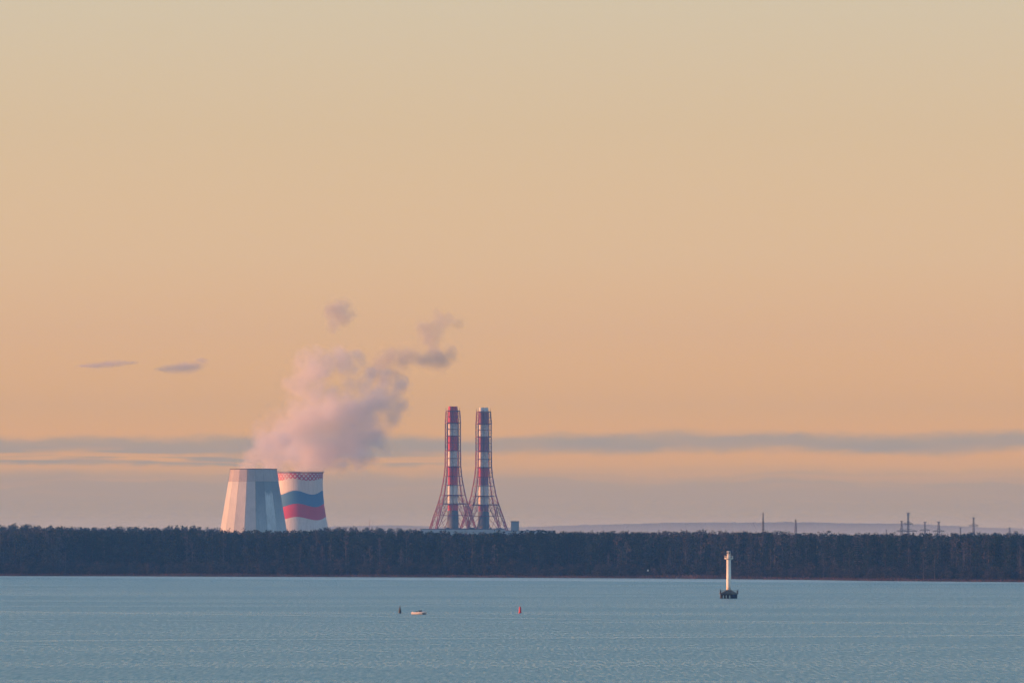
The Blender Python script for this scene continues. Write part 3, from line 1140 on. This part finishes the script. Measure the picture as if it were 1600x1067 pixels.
# ---------------------------------------------------------------- pylons
def pylon(px, D, top_py, half_top, half_base, arms, label, tbar=2.6, plat=None):
    zb_ = 3.0
    k = D / F
    o = at(px, 838, D)
    root = empty('pylon', (o.x, D, zb_), R(12))
    tag(root, label, 'pylon', 'power line pylons beyond the forest')
    Ht = zat(top_py, D) - zb_
    W = lambda z: half_base * k * 1.25 + (half_top * k - half_base * k * 1.25) * (z / Ht) ** .75
    c_ = lambda i, z: Vector(((1, 1, -1, -1)[i % 4] * W(z), (1, -1, -1, 1)[i % 4] * W(z), z))
    n = 12
    for i in range(4):
        lg = MB()
        for j in range(n):
            lg.bar(c_(i, Ht * j / n), c_(i, Ht * (j + 1) / n), .30 - .008 * j)
        lg.build('leg', M['pylon'], root)
    for i in range(4):
        br = MB()
        for j in range(n):
            z0, z1 = Ht * j / n, Ht * (j + 1) / n
            br.bar(c_(i, z0), c_(i + 1, z1), .13)
            br.bar(c_(i + 1, z0), c_(i, z1), .13)
            br.bar(c_(i, z1), c_(i + 1, z1), .13)
        br.build('brace', M['pylon'], root)
    if tbar:
        tb = MB(); tb.bar((-tbar * k, 0, Ht), (tbar * k, 0, Ht), .42); tb.bar((-tbar * k, 0, Ht), (0, 0, Ht - 1.6), .14); tb.bar((tbar * k, 0, Ht), (0, 0, Ht - 1.6), .14)
        tb.build('top_bar', M['pylon'], root)
    if plat:
        pf = MB(); z = zat(plat, D) - zb_; w_ = W(z) + .5; pf.box(-w_, w_, -w_, w_, z - .35, z + .35); pf.build('platform', M['pylon'], root)
    for (ya, ha) in arms:
        z = zat(ya, D) - zb_
        ar = MB()
        for s in (-1, 1):
            ar.bar((0, .7, z), (s * ha * k, 0, z + .3), .75, .5)
            ar.bar((0, -.7, z), (s * ha * k, 0, z + .3), .75, .5)
            ar.bar((0, 0, z + 2.8), (s * ha * k, 0, z + .5), .3)
        a_ = ar.build('crossarm', M['pylon'], root)
        for s in (-1, 1):
            for q in (.55, .97):
                ins = MB(); ins.bar((s * ha * k * q, 0, z + .2), (s * ha * k * q, 0, z - 1.8), .16)
                ins.build('insulator', M['pylon'], a_)
    return root


pylon(1192.3, 6200, 800.0, .35, 2.9, [], 'slim tapering lattice mast with a platform, above the small lighthouse', 0, 817)
pylon(1243.3, 6500, 811.3, .7, 2.6, [], 'short lattice mast standing alone, next right of the slim tapering one', 0, 813)
pylon(1384.8, 8600, 827.5, .3, 1.0, [], 'tiny faint pylon left of the pylon cluster', 1.0)
pylon(1408.8, 7300, 813.8, .8, 2.4, [(829.6, 8)], 'pylon just left of the tallest one, half its height above the trees', 2.6)
pylon(1419.2, 6900, 801.0, .9, 1.5, [(818.3, 7.5), (829.8, 14)], 'tallest pylon, with two wide dark crossarms', 3.0)
pylon(1445.2, 8000, 815.2, .7, 1.6, [(828.5, 8)], 'thin pale pylon between the tallest and the broad-legged one', 2.6)
pylon(1466.8, 7000, 815.0, .9, 3.2, [(830.0, 9)], 'dark broad-legged pylon with spreading legs and flat top', 3.2)
pylon(1500.8, 8800, 824.2, .6, 1.3, [], 'low faint pylon between the broad-legged and the cross-shaped one', 2.2)
pylon(1521.3, 7400, 808.5, .7, 2.0, [(821.3, 7.5)], 'cross-shaped pylon with one long crossarm halfway up', 2.6)
pylon(1577.5, 8800, 824.0, .9, 1.5, [], 'short pylon at the far end of the row, by the frame edge', 2.3)

# ---------------------------------------------------------------- lighthouse on piles
LD = CAM_H * F / (934.3 - 838.0)
kl = LD / F
lo = at(1138.6, 838, LD)
lh = empty('lighthouse', (lo.x, LD, 0.0))
tag(lh, 'slim white lighthouse on a dark piled platform in the bay', 'lighthouse')
M['lh_white'] = mat('lighthouse_white', (0.80, 0.78, 0.72), .5, .4, .12, .8)
M['lh_deck'] = mat('weathered_deck', (0.16, 0.15, 0.14), .9, .2, .4, .6)
M['lh_dark'] = mat('wet_pile', (0.018, 0.016, 0.022), .7, .3, .3, .6)
M['glass'] = mat('lantern_glass', (0.25, 0.28, 0.30), .15, .6)
zl = lambda py: zat(py, LD)
zd = zl(929.5)
zdt = zl(926.0)
hw = 14.2 * kl
rp = random.Random(3)
for ix, qx in enumerate((-11.3, -6.2, -1.2, 4.0, 7.6, 11.5)):
    for qy in (-3.0, 0, 3.0):
        m_ = MB(); m_.lathe([(.42 if ix % 2 else .55, -3), (.42 if ix % 2 else .55, zd)], 10, qx * kl, qy); m_.build('pile', M['lh_dark'], lh)
m_ = MB(); m_.box(-12.8 * kl, 12.8 * kl, -3.6, 3.6, zd, zd + .45); m_.build('pile_cap', M['lh_dark'], lh)
m_ = MB(); m_.box(-hw, hw, -4.0, 4.0, zd + .452, zdt); m_.build('deck', M['lh_deck'], lh)
# sloping plinth around the tower foot
m_ = MB()
a_, b_ = 11.5 * kl, 3.6 * kl
zq = zl(921.2)
m_.add([(-a_, -3.2, zdt), (a_, -3.2, zdt), (a_, 3.2, zdt), (-a_, 3.2, zdt), (-b_, -1.5, zq), (b_, -1.5, zq), (b_, 1.5, zq), (-b_, 1.5, zq)],
       [(0, 3, 2, 1), (4, 5, 6, 7), (0, 1, 5, 4), (1, 2, 6, 5), (2, 3, 7, 6), (3, 0, 4, 7)])
m_.build('plinth', M['lh_deck'], lh)
# stair and its stringers on the near side
m_ = MB()
for s in range(9):
    q = s / 8
    m_.box((-12.5 + 9 * q) * kl - .12, (-12.5 + 9 * q) * kl + .32, -4.75, -4.05, zd - .2 + q * 1.9, zd - .1 + q * 1.9)
m_.bar((-12.8 * kl, -4.8, zd - .4), (-3.2 * kl, -4.8, zd + 1.9), .10)
m_.bar((-12.8 * kl, -4.02, zd - .4), (-3.2 * kl, -4.02, zd + 1.9), .10)
m_.build('stair', M['lh_dark'], lh)
for i in range(9):
    q = -1 + 2 * i / 8
    m_ = MB(); m_.bar((q * hw * .98, -3.9, zdt), (q * hw * .98, -3.9, zdt + (1.9 if i in (0, 8) else 1.1)), .06 if 0 < i < 8 else .14); m_.build('rail_post', M['lh_deck'], lh)
m_ = MB(); m_.bar((-hw, -3.9, zdt + 1.1), (hw, -3.9, zdt + 1.1), .05); m_.bar((-hw, -3.9, zdt + .6), (hw, -3.9, zdt + .6), .04)
m_.bar((-hw, 3.9, zdt + 1.1), (hw, 3.9, zdt + 1.1), .05); m_.build('deck_rail', M['lh_deck'], lh)
for sx in (-1, 1):
    m_ = MB(); m_.box(sx * hw * .93 - .35, sx * hw * .93 + .35, -3.5, -2.2, zdt, zdt + 1.25); m_.build('deck_box', M['lh_deck'], lh)
zg_ = zl(872.4)
r0, r1 = 3.75 * kl, 3.35 * kl
m_ = MB(); m_.lathe([(r0, zq - .3), (r0 * .97, zq + 2), (r1, zg_)], 28); m_.build('tower_shaft', M['lh_white'], lh, smooth=True)
rg_ = 6.9 * kl
m_ = MB(); m_.lathe([(r1, zg_ - .5), (rg_, zg_ - .05), (rg_, zg_ + .18), (r1 * .5, zg_ + .18)], 24); m_.build('gallery', M['lh_white'], lh)
for i in range(12):
    a = 2 * math.pi * i / 12
    m_ = MB(); m_.bar((math.cos(a) * rg_ * .95, math.sin(a) * rg_ * .95, zg_ + .18), (math.cos(a) * rg_ * .95, math.sin(a) * rg_ * .95, zg_ + 1.25), .055); m_.build('gallery_post', M['lh_white'], lh)
m_ = MB()
for zz in (1.2, .7):
    m_.lathe([(rg_ * .92, zg_ + zz), (rg_ * .98, zg_ + zz), (rg_ * .98, zg_ + zz + .08), (rg_ * .92, zg_ + zz + .08), (rg_ * .92, zg_ + zz)], 24, cap=False)
m_.build('gallery_rail', M['lh_white'], lh)
z6 = zl(866)
m_ = MB(); m_.lathe([(2.7 * kl, zg_ + .18), (2.5 * kl, z6)], 20); m_.build('watch_room', M['lh_white'], lh, smooth=True)
m_ = MB(); m_.lathe([(3.4 * kl, z6 + .002), (3.4 * kl, z6 + .15)], 20); m_.build('lantern_floor', M['lh_white'], lh)
m_ = MB(); m_.lathe([(1.5 * kl, z6 + .15), (1.5 * kl, zl(862.4))], 12); lant = m_.build('lantern', M['glass'], lh)
for i in range(6):
    a = 2 * math.pi * i / 6 + .3
    m_ = MB(); m_.bar((math.cos(a) * 3.0 * kl, math.sin(a) * 3.0 * kl, z6 + .15), (math.cos(a) * 3.0 * kl, math.sin(a) * 3.0 * kl, zl(861.6)), .06); m_.build('lantern_bar', M['lh_white'], lh)
m_ = MB(); m_.lathe([(3.2 * kl, zl(861.8)), (3.2 * kl, zl(861.3)), (.6 * kl, zl(860.6))], 16); m_.build('lantern_roof', M['lh_white'], lh)

# ---------------------------------------------------------------- buoys
M['buoy_black'] = mat('black_buoy_paint', (0.012, 0.014, 0.02), .5, .4, .2, 1)
M['buoy_red'] = mat('red_buoy_paint', (0.62, 0.02, 0.035), .5, .4, .2, 1)
BY = CAM_H * F / (957.6 - 838)
kq = BY / F
q = at(625.0, 838, BY)
bo = empty('channel_buoy', (q.x, BY, 0))
tag(bo, 'black pointed buoy left of the motorboat', 'buoy')
m_ = MB(); m_.lathe([(.1, -.5), (.42, -.3), (.46, .12), (.40, .3)], 20); m_.build('float', M['buoy_black'], bo)
m_ = MB(); m_.lathe([(.54, .3), (.42, 1.1), (.26, 1.9), (.09, 2.7), (.05, 2.8)], 16); m_.build('cone_body', M['buoy_black'], bo)
m_ = MB(); m_.bar((.42, 0, .1), (.85, 0, .16), .07); m_.build('mooring_bracket', M['buoy_black'], bo)
q = at(812.6, 838, CAM_H * F / (957.0 - 838))
bo = empty('channel_buoy', (q.x, CAM_H * F / (957.0 - 838), 0))
tag(bo, 'bright red pillar buoy standing alone right of the motorboat', 'buoy')
m_ = MB(); m_.lathe([(.1, -.5), (.6, -.3), (.64, .15), (.5, .32)], 20); m_.build('float', M['buoy_red'], bo)
m_ = MB(); m_.lathe([(.46, .32), (.43, 1.5), (.36, 1.95), (.34, 2.2)], 18); m_.build('pillar', M['buoy_red'], bo)
m_ = MB(); m_.lathe([(.14, 2.2), (.14, 2.42), (.08, 2.5)], 10); m_.build('lamp', M['buoy_red'], bo)

# ---------------------------------------------------------------- motorboat
BO = CAM_H * F / (959.2 - 838)
q = at(655.6, 838, BO)
bt = empty('motorboat', (q.x, BO, 0), R(-28))
bt.scale = (1.0, 1.0, 1.0)
tag(bt, 'small white open motorboat with dark windscreen between the two buoys', 'boat')
M['hull'] = mat('boat_white', (0.82, 0.77, 0.75), .35, .5, .08, 2)
M['hull_d'] = mat('boat_dark_blue', (0.05, 0.07, 0.11), .4, .5)
M['boat_glass'] = mat('dark_glass', (0.015, 0.015, 0.02), .15, .6)
secs = []
L = 5.9
for i in range(13):
    u = i / 12.0
    x = -L / 2 + L * u
    wdt = 1.02 * (1 - max(0, (u - .45) / .55) ** 2.2) + .02
    sheer = .74 + .34 * u ** 2
    keel = -.28 + .55 * max(0, (u - .7) / .3) ** 2
    secs.append([(x, 0, keel), (x, -wdt * .72, -.02 + .25 * u), (x, -wdt, sheer * .55), (x, -wdt * 1.02, sheer), (x, -wdt * .86, sheer + .02), (x, -wdt * .80, .28),
                 (x, wdt * .80, .28), (x, wdt * .86, sheer + .02), (x, wdt * 1.02, sheer), (x, wdt, sheer * .55), (x, wdt * .72, -.02 + .25 * u)])
m_ = MB()
vv = [p_ for s in secs for p_ in s]
n = 11
ff, mi = [], []
for i in range(12):
    for j in range(n):
        ff.append((i * n + j, i * n + (j + 1) % n, (i + 1) * n + (j + 1) % n, (i + 1) * n + j))
m_.add(vv, ff)
m_.add(secs[0], [tuple(range(n))])
m_.add(secs[-1], [tuple(range(n - 1, -1, -1))])
m_.m = [0] * len(m_.f)
for k_, f_ in enumerate(m_.f):
    if sum(m_.v[i_][0] for i_ in f_) / len(f_) > 1.35 and sum(m_.v[i_][2] for i_ in f_) / len(f_) < .62:
        m_.m[k_] = 1
m_.build('hull', [M['hull'], M['hull_d']], bt)
m_ = MB()
fd = []
for i in range(7, 13):
    s = secs[i]
    fd += [(s[4][0], s[4][1], s[4][2] + .01), (s[4][0], 0, s[4][2] + .20 * (1 - (i - 7) / 6)), (s[7][0], s[7][1], s[7][2] + .01)]
m_.add(fd, [(3 * i + j, 3 * i + 3 + j, 3 * i + 4 + j, 3 * i + 1 + j) for i in range(5) for j in range(2)])
m_.build('foredeck', M['hull'], bt)
m_ = MB()
m_.add([(.15, -.80, .72), (.15, .80, .72), (1.25, -.62, .80), (1.25, .62, .80), (-.1, -.70, 1.38), (-.1, .70, 1.38), (.55, -.62, 1.40), (.55, .62, 1.40)],
       [(2, 3, 7, 6), (0, 2, 6, 4), (3, 1, 5, 7), (4, 6, 7, 5), (0, 4, 5, 1), (0, 1, 3, 2)])
m_.build('windscreen', M['boat_glass'], bt)
m_ = MB(); m_.box(-.30, .62, -.72, .72, 1.405, 1.46); m_.build('canopy', M['boat_glass'], bt)
for sy in (-.45, .45):
    m_ = MB(); m_.box(-1.15, -.65, sy - .24, sy + .24, .282, .75); m_.box(-1.20, -1.05, sy - .24, sy + .24, .75, 1.12); m_.build('seat', M['boat_glass'], bt)
m_ = MB(); m_.box(-2.55, -1.55, -.74, .74, .282, .72); m_.build('stern_bench', M['hull'], bt)
m_ = MB(); m_.box(-3.0, -2.74, -.2, .2, -.1, .55); m_.box(-3.05, -2.72, -.24, .24, .55, .98); m_.build('outboard_motor', M['hull'], bt)
m_ = MB()
for sy in (-1, 1):
    m_.bar((1.3, sy * .75, .85), (1.6, sy * .6, 1.05), .02); m_.bar((1.6, sy * .6, 1.05), (2.55, sy * .1, 1.1), .02); m_.bar((2.55, sy * .1, 1.1), (2.6, 0, .92), .02)
m_.build('bow_rail', M['hull'], bt)

# white board on the far bank and pale boulders
sx_ = (1012.3 - 800) / F * 3830
sy_ = shore(sx_) + 11
sg = empty('shore_sign', (sx_, sy_, ground_z(sx_, sy_)))
tag(sg, 'tiny white board on a post at the far forest edge', 'sign')
zs = zat(891, sy_) - ground_z(sx_, sy_)
m_ = MB(); m_.box(-.55, .55, -.05, .05, zs - .5, zs + .7); m_.build('board', M['lh_white'], sg)
for s in (-.35, .35):
    m_ = MB(); m_.box(s - .06, s + .06, .051, .17, -.3, zs + .5); m_.build('post', M['bark'], sg)
for (px, sc) in ((1060, .9), (1066, .6)):
    xq = (px - 800) / F * 3770
    yq = shore(xq) + 1.5
    m_ = MB()
    rq = random.Random(px)
    vv = []
    for zz, rr_ in ((-.3, 1.1), (.25, 1.2), (.7, .8), (.95, .25)):
        for i in range(8):
            a = 6.283 * i / 8
            k_ = rr_ * rq.uniform(.8, 1.15) * sc
            vv.append((math.cos(a) * k_, math.sin(a) * k_, zz * sc))
    m_.add(vv, [(k * 8 + i, k * 8 + (i + 1) % 8, (k + 1) * 8 + (i + 1) % 8, (k + 1) * 8 + i) for k in range(3) for i in range(8)] + [tuple(range(24, 32))])
    tag(m_.build('boulder', M['concrete'], loc=(xq, yq, 0.1)), 'pale %s boulder at the waterline left of the lighthouse' % ('larger' if sc > .8 else 'smaller'), 'boulder')


# ---------------------------------------------------------------- steam
def blob_cloud(name, blobs, D, dens, nscale, namp, lo, hi, col, squash=1.0, aniso=0.1, seed=0.0, voxel=4.0, grow=1.3, warp=0.0, blend=0.25, depth=None):
    """soft lobes: the density falls off from the middle of each lobe and is torn by noise; the mesh is the hull round them"""
    import bmesh
    from mathutils import Matrix
    bm = bmesh.new()
    o0 = at(sum(b_[0] for b_ in blobs) / len(blobs), sum(b_[1] for b_ in blobs) / len(blobs), D)
    k = D / F
    rq = random.Random(len(blobs))
    m = bpy.data.materials.new(name + '_vapour')
    m.use_nodes = True
    t = NT(m.node_tree)
    t.n.remove(t.n['Principled BSDF'])
    co = t.node('ShaderNodeTexCoord').outputs['Object']
    wn_ = t.node('ShaderNodeTexNoise')
    t.put(wn_.inputs['Vector'], co)
    wn_.inputs['Scale'].default_value = nscale * .8
    wn_.inputs['Detail'].default_value = 2.0
    wa = t.node('ShaderNodeVectorMath', operation='SUBTRACT')
    t.l.new(wn_.outputs['Color'], wa.inputs[0])
    wa.inputs[1].default_value = (.5, .5, .5)
    wb = t.node('ShaderNodeVectorMath', operation='MULTIPLY_ADD')
    t.l.new(wa.outputs[0], wb.inputs[0])
    wb.inputs[1].default_value = (warp, warp, warp)
    t.l.new(co, wb.inputs[2])
    fld = None
    flat = any(len(b_) > 3 for b_ in blobs)
    for bl in blobs:
        px, py, r_ = bl[:3]
        rz = bl[3] if len(bl) > 3 else r_
        dz_ = depth(px, py) if depth else 0.0
        p_ = at(px, py, D + dz_ + rq.uniform(-.35, .35) * r_ * k * squash) - o0
        bmesh.ops.create_icosphere(bm, subdivisions=3, radius=1.0, matrix=Matrix.Translation(p_) @ Matrix.Diagonal((r_ * k * grow, r_ * k * squash * grow, rz * k * grow, 1)))
        sb = t.node('ShaderNodeVectorMath', operation='SUBTRACT')
        t.l.new(wb.outputs[0], sb.inputs[0])
        sb.inputs[1].default_value = p_
        if flat or squash != 1.0:
            sc = t.node('ShaderNodeVectorMath', operation='MULTIPLY')
            t.l.new(sb.outputs[0], sc.inputs[0])
            sc.inputs[1].default_value = (1 / (r_ * k), 1 / (r_ * k * squash), 1 / (rz * k))
            ln = t.node('ShaderNodeVectorMath', operation='LENGTH')
            t.l.new(sc.outputs[0], ln.inputs[0])
            f = t.math('SUBTRACT', 1.0, ln.outputs['Value'])
        else:
            ln = t.node('ShaderNodeVectorMath', operation='LENGTH')
            t.l.new(sb.outputs[0], ln.inputs[0])
            f = t.math('MULTIPLY_ADD', ln.outputs['Value'], -1 / (r_ * k), 1.0)
        fld = f if fld is None else t.math('SMOOTH_MAX', fld, f, blend)
    mp = t.node('ShaderNodeMapping')
    t.put(mp.inputs[0], co)
    mp.inputs['Location'].default_value = (seed, seed, seed)
    n = t.noise(mp.outputs[0], nscale, 5.0, 0.62)
    f = t.math('MULTIPLY_ADD', t.math('SUBTRACT', n, .5), namp, fld)
    pv = t.node('ShaderNodeVolumePrincipled')
    pv.inputs['Color'].default_value = tuple(col) + (1,)
    pv.inputs['Anisotropy'].default_value = aniso
    t.l.new(t.math('MULTIPLY', t.step(f, lo, hi), dens), pv.inputs['Density'])
    t.l.new(pv.outputs[0], t.n['Material Output'].inputs['Volume'])
    me = bpy.data.meshes.new(name)
    bm.to_mesh(me)
    bm.free()
    me.materials.append(m)
    o = bpy.data.objects.new(name, me)
    o.location = o0
    COL.objects.link(o)
    rm = o.modifiers.new('union', 'REMESH')
    rm.mode = 'VOXEL'
    rm.voxel_size = voxel
    return o


main = [(388, 728, 16), (396, 714, 20), (410, 700, 24), (428, 688, 30), (424, 722, 20), (452, 672, 34), (455, 712, 28), (484, 655, 36), (486, 700, 32),
        (518, 650, 38), (518, 698, 34), (552, 640, 36), (552, 684, 40), (586, 630, 30), (582, 676, 30), (562, 712, 24), (500, 728, 14), (535, 724, 16), (470, 732, 12),
        (602, 606, 20), (610, 648, 18), (466, 612, 20), (474, 592, 22), (496, 582, 26), (486, 560, 16), (512, 566, 20), (536, 568, 20), (550, 580, 14),
        (486, 622, 28), (516, 618, 20), (562, 566, 12), (598, 700, 14), (600, 588, 14), (500, 605, 20), (566, 600, 20), (548, 596, 14), (460, 640, 20), (614, 620, 16)]
STEAM = (.95, .92, .92)
GREY = (.68, .69, .68)
main = [(a_, b_, r_ * 1.12) for a_, b_, r_ in main] + [(382, 734, 13), (400, 736, 13), (418, 738, 13), (445, 738, 12), (470, 740, 12), (492, 739, 12), (428, 728, 20), (480, 726, 22), (508, 716, 24), (575, 655, 34), (540, 660, 40), (455, 600, 18), (468, 566, 17), (498, 552, 13), (530, 556, 19), (560, 556, 13), (575, 590, 18), (616, 632, 22), (620, 605, 18)]
so = blob_cloud('steam_plume', main, 6760, 0.050, 0.034, 2.1, -0.10, 0.85, STEAM, depth=lambda px, py: -120.0 * max(0, min(1, (445 - px) / 25)) + (150.0 if px > 445 and py > 700 else 0.0), warp=24.0, grow=1.4)
tag(so, 'broad pink-grey steam plume rising from the cooling towers', 'steam', kind='stuff')
tr1 = [(594, 570, 16), (610, 562, 19), (628, 562, 18), (642, 556, 16), (656, 562, 12), (612, 584, 16), (624, 602, 12), (616, 620, 10), (606, 552, 10)]
tr1 = [(a_, b_, r_ * 1.25) for a_, b_, r_ in tr1] + [(586, 582, 16), (598, 592, 14), (668, 560, 12)]
o_ = blob_cloud('steam_puff', tr1, 6850, 0.048, 0.055, 1.9, -0.1, 0.85, GREY, seed=31, voxel=2.5, warp=10)
tag(o_, 'elongated grey-pink steam puff drifting beside the top of the plume', 'steam')
tr2 = [(686, 560, 26, 20), (704, 551, 16), (676, 545, 17), (668, 528, 18), (660, 514, 15), (682, 532, 13), (664, 566, 12)]
o_ = blob_cloud('steam_puff', tr2, 6860, 0.050, 0.060, 2.0, -0.1, 0.85, GREY, seed=57, voxel=2.5, warp=10)
tag(o_, 'ragged blue-grey steam wisp just above the first chimney', 'steam')
tr3 = [(688, 508, 21), (702, 500, 15), (716, 504, 12), (674, 512, 13), (682, 490, 11)]
o_ = blob_cloud('steam_puff', tr3, 6865, 0.034, 0.060, 2.0, -0.1, 0.85, GREY, seed=83, voxel=2.5, warp=10)
tag(o_, 'small thin steam wisp highest above the chimneys', 'steam')
tr4 = [(528, 484, 23, 20), (541, 478, 16), (515, 484, 15), (522, 506, 15), (534, 497, 17), (548, 490, 12)]
o_ = blob_cloud('steam_puff', tr4, 6830, 0.052, 0.052, 2.0, -0.1, 0.85, GREY, seed=12, voxel=2.5, warp=12)
tag(o_, 'detached rounded steam puff floating high above the plume', 'steam')

# two small flat clouds far away on the left
CD = 26000.0
o_ = blob_cloud('cloud', [(135, 572, 22, 3.2), (152, 571, 24, 5.5), (168, 569.5, 26, 7.5), (184, 568, 20, 7.5), (200, 567, 16, 4)], CD, 0.016, 0.011, 1.7, -0.1, 1.0, (.60, .58, .64), .8, grow=1.45, seed=5, voxel=9)
tag(o_, 'small flat grey cloud, leftmost in the clear sky', 'cloud', 'small clouds left of the plume')
o_ = blob_cloud('cloud', [(262, 577, 18, 6), (276, 575, 24, 10), (292, 574, 25, 12), (304, 573, 18, 10), (314, 563, 13, 6), (252, 577, 13, 4)], CD, 0.016, 0.011, 1.7, -0.1, 1.0, (.60, .58, .64), .8, grow=1.45, seed=9, voxel=9)
tag(o_, 'thicker small grey cloud between the leftmost cloud and the steam plume', 'cloud', 'small clouds left of the plume')

# ---------------------------------------------------------------- mist and haze
mm2 = bpy.data.materials.new('ground_mist')
mm2.use_nodes = True
t = NT(mm2.node_tree)
t.n.remove(t.n['Principled BSDF'])
pv = t.node('ShaderNodeVolumePrincipled')
pv.inputs['Color'].default_value = (0.86, 0.95, 0.86, 1)
zc_ = t.xyz(t.node('ShaderNodeNewGeometry').outputs['Position'])[2]
t.l.new(t.math('MULTIPLY', t.math('SUBTRACT', 1.0, t.step(zc_, 4.0, 84.0)), 4.2e-4), pv.inputs['Density'])
t.l.new(pv.outputs[0], t.n['Material Output'].inputs['Volume'])
ms_ = MB()
ms_.box(-2400, 2400, 9300, 12900, 4.2, 86)
tag(ms_.build('mist', mm2), 'low pale mist lying at the foot of the distant hills', 'mist', kind='stuff')
mh = bpy.data.materials.new('haze_air')
mh.use_nodes = True
t = NT(mh.node_tree)
t.n.remove(t.n['Principled BSDF'])
pv = t.node('ShaderNodeVolumePrincipled')
pv.inputs['Color'].default_value = (0.13, 0.42, 1.0, 1)
pv.inputs['Density'].default_value = 5.0e-5
pv.inputs['Anisotropy'].default_value = 0.0
t.l.new(pv.outputs[0], t.n['Material Output'].inputs['Volume'])
hz = MB()
hz.box(-6700, 6700, -600, 15700, -6, 390)
tag(hz.build('haze', mh), 'thin bluish evening haze over the bay', 'haze', kind='stuff')
